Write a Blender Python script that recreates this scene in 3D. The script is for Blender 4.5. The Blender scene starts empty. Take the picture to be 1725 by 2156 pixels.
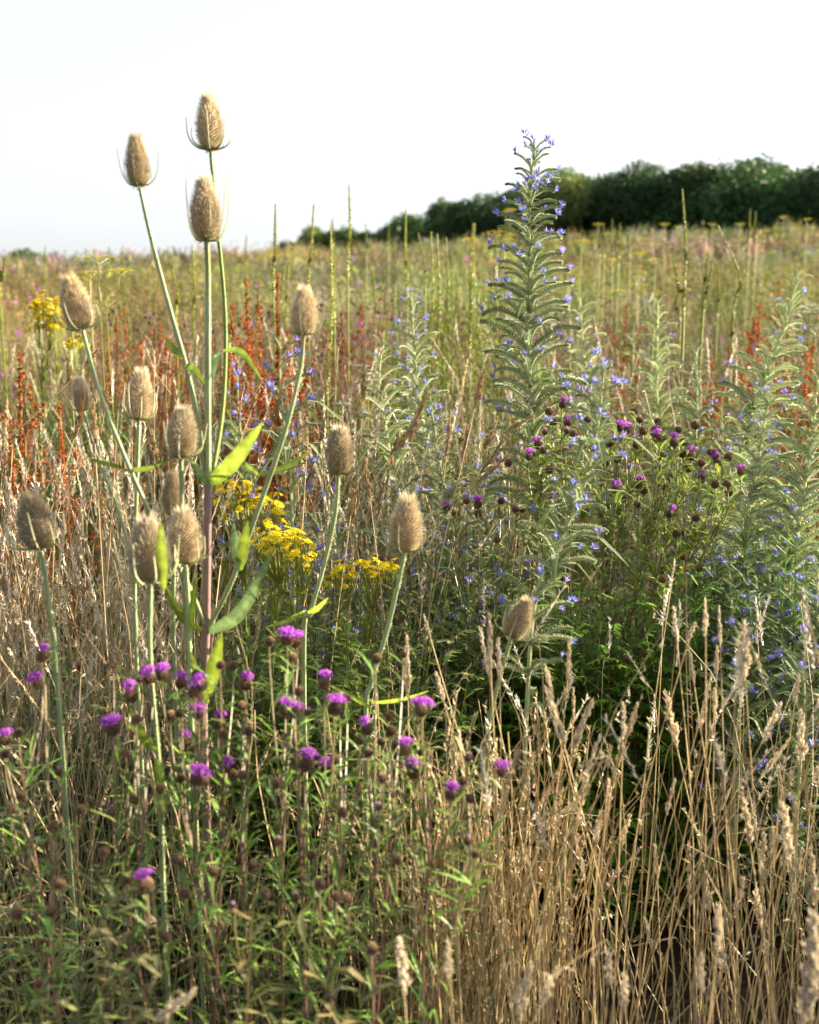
import bpy, math, random
import numpy as np
from mathutils import Vector, Matrix
R = math.radians
rng = np.random.default_rng(7); random.seed(7)
sc = bpy.context.scene
# ------------------------------------------------------------------ camera
CAM = np.array([0.0, 0.0, 1.25]); PITCH = R(10.48); FPX = 2096.0
cd = bpy.data.cameras.new('camera'); cam = bpy.data.objects.new('camera', cd); sc.collection.objects.link(cam)
cam.location = CAM; cam.rotation_euler = (R(90) - PITCH, 0, 0)
cd.sensor_fit = 'VERTICAL'; cd.sensor_height = 36; cd.sensor_width = 28.8; cd.lens = 35
cd.clip_start = 0.05; cd.clip_end = 3000
cd.dof.use_dof = True; cd.dof.focus_distance = 1.8; cd.dof.aperture_fstop = 4.2
sc.camera = cam
# ------------------------------------------------------------------ sky and sun
SUN_AZ, SUN_EL = R(72), R(17)            # azimuth from +Y towards +X
w = bpy.data.worlds.new('World'); sc.world = w; w.use_nodes = True
nt = w.node_tree; sky = nt.nodes.new('ShaderNodeTexSky'); sky.sky_type = 'NISHITA'; sky.sun_disc = False
sky.sun_elevation = SUN_EL; sky.sun_rotation = SUN_AZ; sky.dust_density = 4.0; sky.ozone_density = 1.0; sky.air_density = 0.8
bg = nt.nodes['Background']; bg.inputs['Strength'].default_value = 0.10
hs = nt.nodes.new('ShaderNodeHueSaturation'); hs.inputs['Saturation'].default_value = 0.5   # sky colours muted
veil = nt.nodes.new('ShaderNodeMixRGB'); veil.inputs[0].default_value = 0.5; veil.inputs[2].default_value = (2.25, 2.28, 2.34, 1)   # pale constant mixed in to whiten and even out the sky
nt.links.new(sky.outputs[0], hs.inputs['Color']); nt.links.new(hs.outputs[0], veil.inputs[1]); nt.links.new(veil.outputs[0], bg.inputs['Color'])
sd = bpy.data.lights.new('sun', 'SUN'); sd.energy = 5.0; sd.angle = R(0.5); sd.color = (1.0, 0.84, 0.62)
sun = bpy.data.objects.new('sun', sd); sc.collection.objects.link(sun)
sdir = Vector((math.sin(SUN_AZ) * math.cos(SUN_EL), math.cos(SUN_AZ) * math.cos(SUN_EL), math.sin(SUN_EL)))
sun.rotation_euler = sdir.to_track_quat('Z', 'Y').to_euler(); sun.location = (6, 2, 5)
sc.view_settings.view_transform = 'Standard'; sc.view_settings.look = 'None'
sc.view_settings.exposure = 2.2; sc.view_settings.gamma = 1.0
sc.render.engine = 'CYCLES'
cy = sc.cycles; cy.sample_clamp_indirect = 6; cy.max_bounces = 6; cy.diffuse_bounces = 1; cy.glossy_bounces = 1; cy.transmission_bounces = 4
cy.caustics_reflective = False; cy.caustics_refractive = False; cy.use_denoising = True; cy.denoiser = 'OPENIMAGEDENOISE'; cy.denoising_input_passes = 'RGB_ALBEDO_NORMAL'

# ------------------------------------------------------------------ helpers
def gz(x, y):
    """height of the hillside"""
    x = np.asarray(x, float); y = np.asarray(y, float)
    t = np.clip(y, 0, 34) / 34.0
    s = 3.3 * (0.75 * t + 0.25 * t * t) + 0.042 * np.clip(x, -40, 40) * t
    f = np.clip(y - 34, 0, 400)
    return s - 0.0004 * np.minimum(f, 60) ** 2 - 0.02 * np.maximum(f - 60, 0)
def at(px, py, Y):
    """world point seen at (px,py) of the 1725x2156 view, at distance Y in front of the camera"""
    xc = (px - 862.5) / FPX; yc = (1078 - py) / FPX; c, s = math.cos(PITCH), math.sin(PITCH)
    d = np.array([xc, c + yc * s, -s + yc * c]); return CAM + d * (Y / d[1])
def topz(px, py, Y):
    xc = (px - 862.5) / FPX; yc = (1078 - py) / FPX; c, s = math.cos(PITCH), math.sin(PITCH)
    dy = c + yc * s; return xc * Y / dy, CAM[2] + (-s + yc * c) * Y / dy
def nrm(v): v = np.asarray(v, float); return v / (np.linalg.norm(v, axis=-1, keepdims=True) + 1e-12)
def frame(d, spin=0.0):
    """3x3 matrix whose z column is d"""
    z = nrm(d); a = np.array([1., 0, 0]) if abs(z[0]) < 0.8 else np.array([0, 1., 0])
    x = nrm(np.cross(a, z)); y = np.cross(z, x); c, s = math.cos(spin), math.sin(spin)
    return np.stack([x * c + y * s, -x * s + y * c, z], axis=1)
def spline(P, n):
    P = np.asarray(P, float); k = len(P)
    Q = np.vstack([2 * P[0] - P[1], P, 2 * P[-1] - P[-2]]); out = []
    for u in np.linspace(0, k - 1 - 1e-6, n):
        i = int(u); t = u - i; a, b, c, d = Q[i], Q[i + 1], Q[i + 2], Q[i + 3]
        out.append(0.5 * ((2 * b) + (c - a) * t + (2 * a - 5 * b + 4 * c - d) * t * t + (3 * b - a - 3 * c + d) * t ** 3))
    return np.array(out)
class Geo:
    """triangles with one tint per vertex"""
    def __init__(s): s.v = []; s.t = []; s.c = []; s.n = 0
    def add(s, v, t, c):
        v = np.asarray(v, float).reshape(-1, 3); t = np.asarray(t, int).reshape(-1, 3)
        c = np.broadcast_to(np.asarray(c, float), v.shape)
        s.v.append(v); s.t.append(t + s.n); s.c.append(c); s.n += len(v); return s
    def arr(s):
        if len(s.v) != 1: s.v = [np.concatenate(s.v)]; s.t = [np.concatenate(s.t)]; s.c = [np.concatenate(s.c)]
        return s.v[0], s.t[0], s.c[0]
    def put(s, g, M=None, P=(0, 0, 0), S=1.0, cm=1.0):
        v, t, c = g.arr(); v = v * S
        if M is not None: v = v @ np.asarray(M).T
        return s.add(v + np.asarray(P), t, c * cm)
    def rep(s, g, P, M, cm=None):
        v, t, c = g.arr(); n = len(P)
        if n == 0: return s
        V = np.einsum('nij,vj->nvi', M, v) + P[:, None, :]
        T = t[None] + (np.arange(n) * len(v))[:, None, None]
        C = np.broadcast_to(c[None], (n,) + c.shape) if cm is None else c[None] * cm[:, None, :]
        return s.add(V.reshape(-1, 3), T.reshape(-1, 3), C.reshape(-1, 3))
    def tube(s, P, r, k=5, col=(.2, .2, .2), cap=False, ridge=0.0):
        P = np.asarray(P, float); n = len(P); r = np.broadcast_to(np.asarray(r, float), (n,))
        T = nrm(np.gradient(P, axis=0)); a = np.array([1., 0.1, 0]) if abs(T[0][0]) < .8 else np.array([0, 1., 0])
        X = nrm(np.cross(a, T)); Y = np.cross(T, X)
        th = np.arange(k) * 2 * math.pi / k; rr = 1 + ridge * (np.arange(k) % 2 * 2 - 1)
        V = P[:, None] + r[:, None, None] * rr[None, :, None] * (np.cos(th)[None, :, None] * X[:, None] + np.sin(th)[None, :, None] * Y[:, None])
        i = np.arange(n - 1)[:, None] * k; j = np.arange(k)[None]; j2 = (j + 1) % k
        A, B, C_, D = i + j, i + j2, i + k + j2, i + k + j
        t = np.concatenate([np.stack([A, B, C_], -1).reshape(-1, 3), np.stack([A, C_, D], -1).reshape(-1, 3)])
        col = np.asarray(col, float)
        C = np.repeat(col, k, axis=0) if col.ndim == 2 else col
        return s.add(V.reshape(-1, 3), t, C)
    def ball(s, c, r, sq=(1, 1, 1), col=(.2, .2, .2), M=None, nu=8, nv=6):
        th = np.linspace(0, 2 * math.pi, nu, endpoint=False); ph = np.linspace(0, math.pi, nv + 1)
        V = np.array([[math.sin(p) * math.cos(a), math.sin(p) * math.sin(a), math.cos(p)] for p in ph for a in th]) * r * np.array(sq)
        if M is not None: V = V @ np.asarray(M).T
        t = []
        for i in range(nv):
            for j in range(nu):
                a, b = i * nu + j, i * nu + (j + 1) % nu; t += [(a, a + nu, b + nu), (a, b + nu, b)]
        return s.add(V + np.asarray(c), t, col)
    def leaf(s, P, W, side, fold=0.25, col=(.1, .2, .04), mid=None):
        """leaf along centre line P with half widths W; side = sideways vector"""
        P = np.asarray(P, float); n = len(P); W = np.broadcast_to(np.asarray(W, float), (n,))
        T = nrm(np.gradient(P, axis=0)); S_ = nrm(np.asarray(side, float) - (T * np.asarray(side)).sum(-1, keepdims=True) * T); N = np.cross(S_, T)
        L = P - S_ * W[:, None] + N * (W * fold)[:, None]; Q = P + S_ * W[:, None] + N * (W * fold)[:, None]
        V = np.stack([L, P, Q], 1).reshape(-1, 3); t = []
        for i in range(n - 1):
            a = 3 * i; t += [(a, a + 1, a + 4), (a, a + 4, a + 3), (a + 1, a + 2, a + 5), (a + 1, a + 5, a + 4)]
        col = np.asarray(col, float); C = np.tile(col, (len(V), 1)) if col.ndim == 1 else np.repeat(col, 3, axis=0)
        if mid is not None: C[1::3] = mid
        return s.add(V, t, C)
    def spikes(s, B, D, L, r, c0, c1):
        """many thin 3-sided spines: bases B, directions D, lengths L, base radius r"""
        B = np.asarray(B, float); n = len(B); D = nrm(D); L = np.broadcast_to(L, (n,)); r = np.broadcast_to(r, (n,))
        a = np.where(np.abs(D[:, :1]) < .8, np.array([[1., 0, 0]]), np.array([[0, 1., 0]])); X = nrm(np.cross(a, D)); Y = np.cross(D, X)
        V = np.zeros((n, 4, 3))
        for k in range(3):
            q = k * 2 * math.pi / 3; V[:, k] = B + r[:, None] * (math.cos(q) * X + math.sin(q) * Y)
        V[:, 3] = B + D * L[:, None]
        t = np.array([[0, 1, 3], [1, 2, 3], [2, 0, 3]])[None] + (np.arange(n) * 4)[:, None, None]
        C = np.zeros((n, 4, 3)); C[:, :3] = np.asarray(c0); C[:, 3] = np.asarray(c1)
        return s.add(V.reshape(-1, 3), t.reshape(-1, 3), C.reshape(-1, 3))
    def mesh(s, name, mat, off=(0, 0, 0), smooth=False):
        v, t, c = s.arr(); me = bpy.data.meshes.new(name); n = len(t)
        me.vertices.add(len(v)); me.vertices.foreach_set('co', (v - np.asarray(off)).astype(np.float32).ravel())
        me.loops.add(3 * n); me.loops.foreach_set('vertex_index', t.astype(np.int32).ravel())
        me.polygons.add(n); me.polygons.foreach_set('loop_start', np.arange(0, 3 * n, 3, dtype=np.int32))
        me.polygons.foreach_set('use_smooth', np.full(n, smooth)); me.update()
        at_ = me.attributes.new('tint', 'FLOAT_COLOR', 'POINT')
        at_.data.foreach_set('color', np.concatenate([c, np.ones((len(c), 1))], 1).astype(np.float32).ravel())
        me.materials.append(mat); return me
    def obj(s, name, mat, parent=None, off=None, smooth=False):
        if off is None: off = parent.location if parent else (0, 0, 0)
        o = bpy.data.objects.new(name, s.mesh(name, mat, off, smooth)); sc.collection.objects.link(o)
        if parent: o.parent = parent
        else: o.location = off
        return o
def inst(name, me, parent, P, M, S=1.0):
    """a part sharing mesh data, standing at world point P"""
    o = bpy.data.objects.new(name, me); sc.collection.objects.link(o)
    X = Matrix([[float(M[i][j]) * S for j in range(3)] + [0] for i in range(3)] + [[0, 0, 0, 1]])
    if parent is not None:
        o.parent = parent; q = Vector([float(a) for a in P]) - parent.location
    else: q = Vector([float(a) for a in P])
    o.matrix_local = Matrix.Translation(q) @ X
    return o
def tag(o, label=None, cat=None, group=None, kind=None):
    if label: o['label'] = label
    if cat: o['category'] = cat
    if group: o['group'] = group
    if kind: o['kind'] = kind
    return o
def root(name, x, y, label, cat, group=None, z=None):
    o = bpy.data.objects.new(name, None); sc.collection.objects.link(o); o.empty_display_size = .05
    o.location = (float(x), float(y), float(gz(x, y)) if z is None else z); return tag(o, label, cat, group)

def mat(name, trans=0.3, rough=0.6, noise=45.0, amp=0.35, spec=0.3, sheen=0.0, bump=0.0, rnd=0.2):
    m = bpy.data.materials.new(name); m.use_nodes = True; n = m.node_tree; n.nodes.clear(); L = n.links.new
    out = n.nodes.new('ShaderNodeOutputMaterial'); at_ = n.nodes.new('ShaderNodeAttribute'); at_.attribute_name = 'tint'
    tc = n.nodes.new('ShaderNodeTexCoord'); nz = n.nodes.new('ShaderNodeTexNoise'); nz.inputs['Scale'].default_value = noise; nz.inputs['Detail'].default_value = 3
    L(tc.outputs['Object'], nz.inputs['Vector'])
    mr = n.nodes.new('ShaderNodeMapRange'); mr.inputs['From Min'].default_value = .25; mr.inputs['From Max'].default_value = .75
    mr.inputs['To Min'].default_value = 1 - amp; mr.inputs['To Max'].default_value = 1 + amp; L(nz.outputs['Fac'], mr.inputs['Value'])
    oi = n.nodes.new('ShaderNodeObjectInfo'); m2 = n.nodes.new('ShaderNodeMapRange'); m2.inputs['To Min'].default_value = 1 - rnd; m2.inputs['To Max'].default_value = 1 + rnd
    L(oi.outputs['Random'], m2.inputs['Value'])
    mu = n.nodes.new('ShaderNodeMath'); mu.operation = 'MULTIPLY'; L(mr.outputs[0], mu.inputs[0]); L(m2.outputs[0], mu.inputs[1])
    vm = n.nodes.new('ShaderNodeVectorMath'); vm.operation = 'SCALE'; L(at_.outputs['Color'], vm.inputs[0]); L(mu.outputs[0], vm.inputs['Scale'])
    p = n.nodes.new('ShaderNodeBsdfPrincipled'); p.inputs['Roughness'].default_value = rough; p.inputs['Specular IOR Level'].default_value = spec
    if sheen: p.inputs['Sheen Weight'].default_value = sheen
    L(vm.outputs[0], p.inputs['Base Color'])
    if bump:
        b = n.nodes.new('ShaderNodeBump'); b.inputs['Strength'].default_value = bump; b.inputs['Distance'].default_value = .01; L(nz.outputs['Fac'], b.inputs['Height']); L(b.outputs[0], p.inputs['Normal'])
    if trans > 0:
        tr = n.nodes.new('ShaderNodeBsdfTranslucent'); L(vm.outputs[0], tr.inputs['Color'])
        mx = n.nodes.new('ShaderNodeMixShader'); mx.inputs[0].default_value = trans; L(p.outputs[0], mx.inputs[1]); L(tr.outputs[0], mx.inputs[2]); L(mx.outputs[0], out.inputs[0])
    else: L(p.outputs[0], out.inputs[0])
    return m
M_LEAF = mat('leaf_blade', .35, .45, 30, .3, .45)
M_BIG = mat('teasel_leaf', .38, .5, 70, .45, .35, bump=.5)
M_STRAW = mat('dry_straw', .15, .55, 20, .3, .3)
M_SEED = mat('dry_seed_fluff', .5, .8, 80, .35, .1)
M_STEM = mat('green_stem', .15, .45, 25, .25, .4)
M_HAIRY = mat('hairy_bugloss_leaf', .4, .55, 60, .3, .4, sheen=.3)
M_TEASEL = mat('teasel_spines', .5, .5, 120, .3, .3)
M_PETAL = mat('petal', .5, .6, 90, .25, .1)
M_BROWN = mat('dark_flower_bud', .05, .6, 150, .4, .3)
M_MEADOW = mat('meadow_herbage', .3, .6, 1.2, .3, .2)
M_TREE = mat('tree_leaves', .3, .55, .8, .35, .3)
M_BARK = mat('bark', 0, .9, 6, .4, .1, bump=.5)
M_SOIL = mat('soil_and_litter', 0, .95, 14, .5, .05, bump=.6)

C_ = lambda *a: np.array(a, float)
STRAW = C_(.46, .36, .19); STRAWP = C_(.54, .46, .28); SEEDC = C_(.86, .77, .60); GREEN = C_(.13, .22, .035); YG = C_(.30, .36, .05)
OLIVE = C_(.20, .20, .075); BLUG = C_(.17, .25, .075); BLUGP = C_(.58, .64, .34); BLUE = C_(.22, .28, .70); VIOL = C_(.40, .33, .72)
PURP = C_(.47, .10, .60); BRN = C_(.095, .05, .025); DOCK = C_(.35, .115, .035); YEL = C_(.86, .72, .03); TAN = C_(.84, .69, .46); TANP = C_(.92, .84, .66)
# ------------------------------------------------------------------ ground
def build_ground():
    ys = np.concatenate([np.linspace(-6, 45, 103), np.linspace(48, 120, 25), np.linspace(140, 1500, 20)])
    xs = np.concatenate([np.linspace(-900, -70, 12), np.linspace(-60, 60, 121), np.linspace(70, 900, 12)])
    X, Y = np.meshgrid(xs, ys); Z = gz(X, Y) + 0.03 * np.sin(X * 2.1 + Y) * np.cos(Y * 1.7) * (np.abs(Y) < 50)
    n, m = X.shape; V = np.stack([X, Y, Z], -1).reshape(-1, 3); t = []
    for i in range(n - 1):
        for j in range(m - 1): a = i * m + j; t += [(a, a + 1, a + m + 1), (a, a + m + 1, a + m)]
    g = Geo().add(V, t, C_(.018, .014, .009)); tag(g.obj('ground', M_SOIL, smooth=True), 'brown soil and plant litter under the meadow', 'ground', kind='structure')
build_ground()

# ------------------------------------------------------------------ small shapes
def spindle(L, W, n, c0, c1, up=.8, ln=.012, seed=0, curve=0.0, w=.0016):
    """grass seed head of many pointed spikelets; grows along z"""
    g = Geo(); r_ = np.random.default_rng(seed); t = r_.uniform(0, 1, n); th = r_.uniform(0, 6.28, n)
    rad = W * np.sin(math.pi * np.clip(t * .9 + .08, 0, 1)) ** .6 * r_.uniform(.3, 1, n)
    ax = np.stack([curve * t * t, 0 * t, t * L], -1)
    o = np.stack([np.cos(th), np.sin(th), 0 * th], -1)
    col = c0 + (c1 - c0) * r_.uniform(0, 1, (n, 1))
    g.spikes(ax + o * rad[:, None] * .5, o * (1 - up) + np.array([0, 0, up]), ln * r_.uniform(.7, 1.3, n), w, np.repeat(col[:, None], 3, 1), col)
    g.tube(np.stack([[curve * u * u, 0, u * L] for u in np.linspace(0, 1, 5)]), np.linspace(.0009, .0003, 5), 3, c0 * .8)
    return g
def lathe(prof, k, col, c=(0, 0, 0)):
    g = Geo(); P = np.array([[0, 0, z] for r, z in prof]); T = np.array([r for r, z in prof])
    th = np.arange(k) * 2 * math.pi / k
    V = np.stack([T[:, None] * np.cos(th), T[:, None] * np.sin(th), np.repeat(P[:, 2:3], k, 1)], -1).reshape(-1, 3)
    t = []
    for i in range(len(prof) - 1):
        for j in range(k): a, b = i * k + j, i * k + (j + 1) % k; t += [(a, b, b + k), (a, b + k, a + k)]
    return g.add(V, t, col)
# ------------------------------------------------------------------ teasels
def teasel_head(seed, L=.073, Rm=.0180, fuzz=1.0):
    r_ = np.random.default_rng(seed); g = Geo()
    f = lambda u: Rm * np.sin(math.pi * (np.clip(u, 0, 1) * .93 + .035) ** .68) ** .62
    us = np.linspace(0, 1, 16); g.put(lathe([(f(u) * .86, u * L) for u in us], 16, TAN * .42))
    n = 680; i = np.arange(n) + .5; u = i / n; th = i * 2.39996
    rad = f(u) * .86; o = np.stack([np.cos(th), np.sin(th), 0 * th], -1); B = o * rad[:, None]; B[:, 2] = u * L
    up = .35 + 2.6 * u ** 4; D = o + np.stack([0 * u, 0 * u, up], -1) + r_.normal(0, .07, (n, 3))
    ln = (.0074 + .0030 * u + .005 * np.clip(u - .8, 0, 1) / .2) * r_.uniform(.8, 1.3, n) * fuzz
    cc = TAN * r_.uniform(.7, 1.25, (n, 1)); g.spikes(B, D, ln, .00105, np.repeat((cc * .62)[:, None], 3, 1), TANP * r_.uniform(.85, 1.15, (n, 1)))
    return g
def teasel_bracts(seed, long=1.0, n=8):
    r_ = np.random.default_rng(seed); g = Geo()
    for k in range(n):
        a = k * 6.283 / n + r_.uniform(-.25, .25); o = np.array([math.cos(a), math.sin(a), 0]); h = r_.uniform(.024, .068) * long; w_ = r_.uniform(.024, .034)
        P = spline([o * .004 + [0, 0, -.002], o * w_ * .62 + [0, 0, .001], o * w_ + [0, 0, h * .35], o * (w_ + r_.uniform(-.003, .006)) + [0, 0, h]], 9)
        c = np.linspace(0, 1, 9)[:, None]; col = C_(.30, .33, .12) * (1 - c) + C_(.50, .48, .30) * c
        g.tube(P, np.linspace(.0019, .0005, 9), 4, col)
        for q in range(6):
            p = P[q + 1]; g.spikes([p], [r_.normal(0, 1, 3)], .0022, .0003, TANP, TANP)
    for k in range(26):
        a = r_.uniform(0, 6.28); o = np.array([math.cos(a), math.sin(a), r_.uniform(-.8, .3)]); g.spikes([o * .004], [o], r_.uniform(.006, .016), .0009, TAN, STRAW)
    return g
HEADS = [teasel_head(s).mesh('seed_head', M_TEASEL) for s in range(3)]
BRACTS = [teasel_bracts(s, q).mesh('bracts', M_STEM) for s, q in ((1, .75), (2, 1.0), (3, 1.35))]
def prickly_stem(P, r0, r1, c0, c1, dens=420):
    P = spline(P, max(14, 5 * len(P))); n = len(P); g = Geo(); u = np.linspace(0, 1, n)[:, None]
    g.tube(P, np.linspace(r0, r1, n), 10, c0 * (1 - u) + c1 * u, ridge=.10)
    L = np.linalg.norm(np.diff(P, axis=0), axis=1).sum(); m = int(L * dens); k = rng.uniform(0, n - 1.001, m); i = k.astype(int); f = (k - i)[:, None]
    B = P[i] * (1 - f) + P[i + 1] * f; th = rng.uniform(0, 6.28, m); D = np.stack([np.cos(th), np.sin(th), rng.uniform(-.3, .3, m)], -1)
    rr = (r0 + (r1 - r0) * (k / (n - 1)))[:, None]
    g.spikes(B + D * rr * .8, D, .003, .0007, (c1 * 1.1)[None], (c1 * 1.4)[None]); return g, P
TS = C_(.25, .31, .15); TSP = C_(.24, .15, .14)
def teasel_leaf(base, tip, w, sag, col, side=None, bend=None, n=14):
    base, tip = np.array(base, float), np.array(tip, float); d = tip - base; L = np.linalg.norm(d)
    if side is None: side = np.cross(nrm(d), [0, -1, .25])
    mid = (base + tip) / 2 + np.array([0, 0, sag])
    if bend is not None: mid = mid + np.asarray(bend)
    P = spline([base, mid, tip], n); u = np.linspace(0, 1, n)
    W = w * np.sin(math.pi * (u * .92 + .06)) ** .75 * (1 - .35 * u); W[-1] = .0004; W = W * (1 + .06 * np.sin(u * 31))
    cols = np.array(col)[None] * (1 + .2 * np.sin(u * 23)[:, None]); tipb = np.clip((u - .86) / .14, 0, 1)[:, None] * rng.uniform(.3, 1); cols = cols * (1 - tipb) + C_(.3, .2, .09) * tipb; G_ = Geo().leaf(P, W, side, .28, cols, mid=np.array(col) * 1.7)
    T = nrm(np.gradient(P, axis=0)); N_ = nrm(np.cross(T, side)); i = rng.integers(1, n - 2, 16); G_.spikes(P[i], -N_[i] + .2 * T[i], .002, .0004, TANP, TANP)
    return G_
def stem_to(px, py, Y): return at(px, py, Y)
def teasel(label, heads, paths, leaves=(), base=None, radius=(.0042, .0024), cols=(TS, TS), group='teasels in seed standing in the meadow'):
    bx, by = base; rt = root('teasel', bx, by, label, 'teasel', group); bz = float(gz(bx, by))
    for k, (P, r0, r1, c0, c1) in enumerate(paths):
        g, Q = prickly_stem(P, r0, r1, c0, c1); g.obj('stem', M_STEM, rt, smooth=True)
    for (top, bot, Y, v, bv, wid) in heads:
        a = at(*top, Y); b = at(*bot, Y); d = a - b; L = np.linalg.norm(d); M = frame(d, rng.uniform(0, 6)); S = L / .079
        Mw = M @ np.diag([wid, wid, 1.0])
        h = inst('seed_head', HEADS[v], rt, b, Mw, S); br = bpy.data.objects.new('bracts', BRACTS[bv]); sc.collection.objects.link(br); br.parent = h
        br.rotation_euler = (0, 0, rng.uniform(0, 6))
    for (b, t, w, sag, col) in leaves:
        teasel_leaf(b, t, w * .88, sag, col * C_(.95, .9, 1)).obj('leaf', M_BIG, rt, smooth=True)
    return rt
LC = C_(.19, .27, .03); LCB = C_(.15, .24, .08)
Y0 = 1.32
def gp(px, py, Y):            # ground point under a view point
    x, z = topz(px, py, Y); return np.array([x, Y, float(gz(x, Y))])
b0 = gp(432, 1500, Y0)
teasel('tallest teasel, branching from a purple stem, with five heads',
  [((285, 285), (292, 388), Y0 + .02, 0, 1, .98), ((438, 198), (443, 312), Y0 + .1, 1, 0, 1.02), ((430, 374), (434, 503), Y0 - .03, 2, 2, 1.0),
   ((143, 583), (172, 690), Y0 - .04, 0, 1, 1.2), ((641, 607), (640, 702), Y0 - .05, 1, 1, 1.2)],
  [([b0, at(430, 1600, Y0), at(434, 1320, Y0), at(438, 1020, Y0)], .0062, .0050, TSP, TSP * 1.15),
   ([at(438, 1020, Y0), at(438, 760, Y0), at(438, 600, Y0), at(435, 503, Y0 - .03)], .0042, .0030, TS, TS * 1.15),
   ([at(434, 1010, Y0), at(404, 820, Y0), at(355, 640, Y0 + .01), at(318, 500, Y0 + .02), at(293, 388, Y0 + .02)], .0034, .0022, TS, TS * 1.1),
   ([at(446, 1010, Y0 + .01), at(470, 850, Y0 + .06), at(474, 660, Y0 + .09), at(455, 450, Y0 + .1), at(443, 312, Y0 + .1)], .0034, .0021, LC * .9, LC * .8),
   ([at(434, 1320, Y0), at(390, 1220, Y0 - .02), at(330, 1110, Y0 - .03), at(262, 960, Y0 - .04), at(205, 810, Y0 - .04), at(173, 690, Y0 - .04)], .0034, .0022, TS * .9, TS * 1.1),
   ([at(440, 1320, Y0), at(490, 1220, Y0 - .02), at(545, 1070, Y0 - .03), at(600, 910, Y0 - .05), at(632, 780, Y0 - .05), at(640, 702, Y0 - .05)], .0034, .0022, TS * .9, TS * 1.1)],
  [(at(438, 1022, Y0), at(555, 888, Y0 - .06), .015, -.008, LC), (at(436, 1018, Y0), at(398, 960, Y0 - .10), .009, .0, LCB),
   (at(432, 1330, Y0), at(330, 1200, Y0 - .08), .008, -.02, LC * .8), (at(440, 1330, Y0), at(580, 1150, Y0 - .08), .013, -.028, LCB * .9),
   (at(262, 985, Y0 - .03), at(175, 960, Y0 - .06), .004, -.002, LC * .8), (at(262, 990, Y0 - .03), at(368, 962, Y0 - .06), .005, -.006, LC * .8),
   (at(545, 1000, Y0 - .04), at(655, 950, Y0 - .02), .006, -.006, LC), (at(545, 1000, Y0 - .04), at(500, 960, Y0 + .04), .005, -.002, LC),
   (at(505, 1200, Y0 - .02), at(522, 1095, Y0 - .05), .011, -.002, LC), (at(500, 1190, Y0 - .02), at(492, 1100, Y0 + .03), .009, .0, LCB * 1.3),
   (at(388, 770, Y0), at(432, 808, Y0 - .05), .008, .006, LC * .9), (at(388, 755, Y0), at(345, 705, Y0 - .02), .006, -.003, LC),
   (at(440, 1460, Y0), at(468, 1330, Y0 - .06), .014, .0, LC * 1.0), (at(438, 1480, Y0), at(400, 1370, Y0 - .08), .009, .0, LC * .9),
   (at(470, 738, Y0 + .06), at(552, 800, Y0 + .0), .007, .016, LC * 1.1), (at(466, 738, Y0 + .06), at(440, 830, Y0 + .02), .007, .014, LCB * 1.4)],
  base=(b0[0], b0[1]))
def simple_teasel(label, top, bot, Y, path, v, bv, wid, leaves=(), r0=.0034, r1=.0024, c=TS):
    b = gp(path[-1][0], path[-1][1], Y + .03)
    P = [b] + [at(x, y, Y + .01) for x, y in reversed(path)] + [at(bot[0], bot[1], Y)]
    teasel(label, [(top, bot, Y, v, bv, wid)], [(P, r0, r1, c * .9, c * 1.15)], [(at(x0, y0, Y), at(x1, y1, Y - .04), w_, sg, LC * q) for (x0, y0, x1, y1, w_, sg, q) in leaves], base=(b[0], b[1]))
simple_teasel('big pale teasel head on a straight stem, lowest just left of the purple main stem', (307, 1092), (317, 1220), 1.12, [(317, 1400), (338, 1660), (345, 1900)], 0, 1, 1.28, [(345, 1240, 338, 1095, .009, 0, 1.0), (330, 1580, 275, 1490, .009, -.01, 1.1), (332, 1600, 345, 1740, .009, .012, 1.1)])
simple_teasel('teasel head at the left edge tilted left over pale straw', (62, 1040), (85, 1150), 1.2, [(98, 1230), (112, 1340), (125, 1500)], 1, 1, 1.35)
simple_teasel('teasel head touching the right side of the big lowest pale head', (385, 1075), (390, 1182), 1.25, [(396, 1260), (400, 1400), (405, 1550)], 2, 0, 1.28, [(400, 1330, 415, 1205, .006, 0, 1.1)])
simple_teasel('teasel head beside the leaf node on the left, above two lower heads', (386, 858), (381, 960), 1.27, [(384, 1100), (392, 1300), (402, 1480)], 0, 1, 1.25)
simple_teasel('narrow teasel head partly behind a thin green stem, without long bracts', (362, 995), (364, 1080), 1.5, [(366, 1200), (368, 1400)], 1, 0, 1.0)
simple_teasel('small teasel head with long side bracts above the straw, left of the branching stems', (298, 780), (293, 880), 1.42, [(290, 960), (285, 1150), (288, 1400)], 2, 1, 1.05)
simple_teasel('small dark teasel head behind brown grass ears near the left edge', (166, 795), (176, 862), 1.75, [(205, 960), (250, 1080), (280, 1250)], 0, 1, 1.2, r0=.003, r1=.002)
simple_teasel('teasel head alone on a curving stem right of the yellow flowers', (716, 900), (713, 995), 1.38, [(705, 1090), (680, 1200), (655, 1290), (640, 1400)], 1, 1, 1.25, [(648, 1290, 692, 1258, .006, -.004, 1.2), (645, 1285, 560, 1320, .005, -.004, .9)])
simple_teasel('teasel head with wide bracts on the stem crossing the yellow ragwort, nearest the middle', (858, 1048), (853, 1158), 1.3, [(842, 1215), (815, 1330), (782, 1440), (770, 1560)], 2, 1, 1.22, [(782, 1480, 903, 1455, .004, -.004, 1.3), (780, 1490, 690, 1440, .005, .002, .9)])
simple_teasel('teasel head leaning right below the violet spikes, set apart from the others', (1112, 1262), (1078, 1338), 1.40, [(1060, 1400), (1040, 1480), (1025, 1600)], 0, 0, 1.25)

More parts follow.
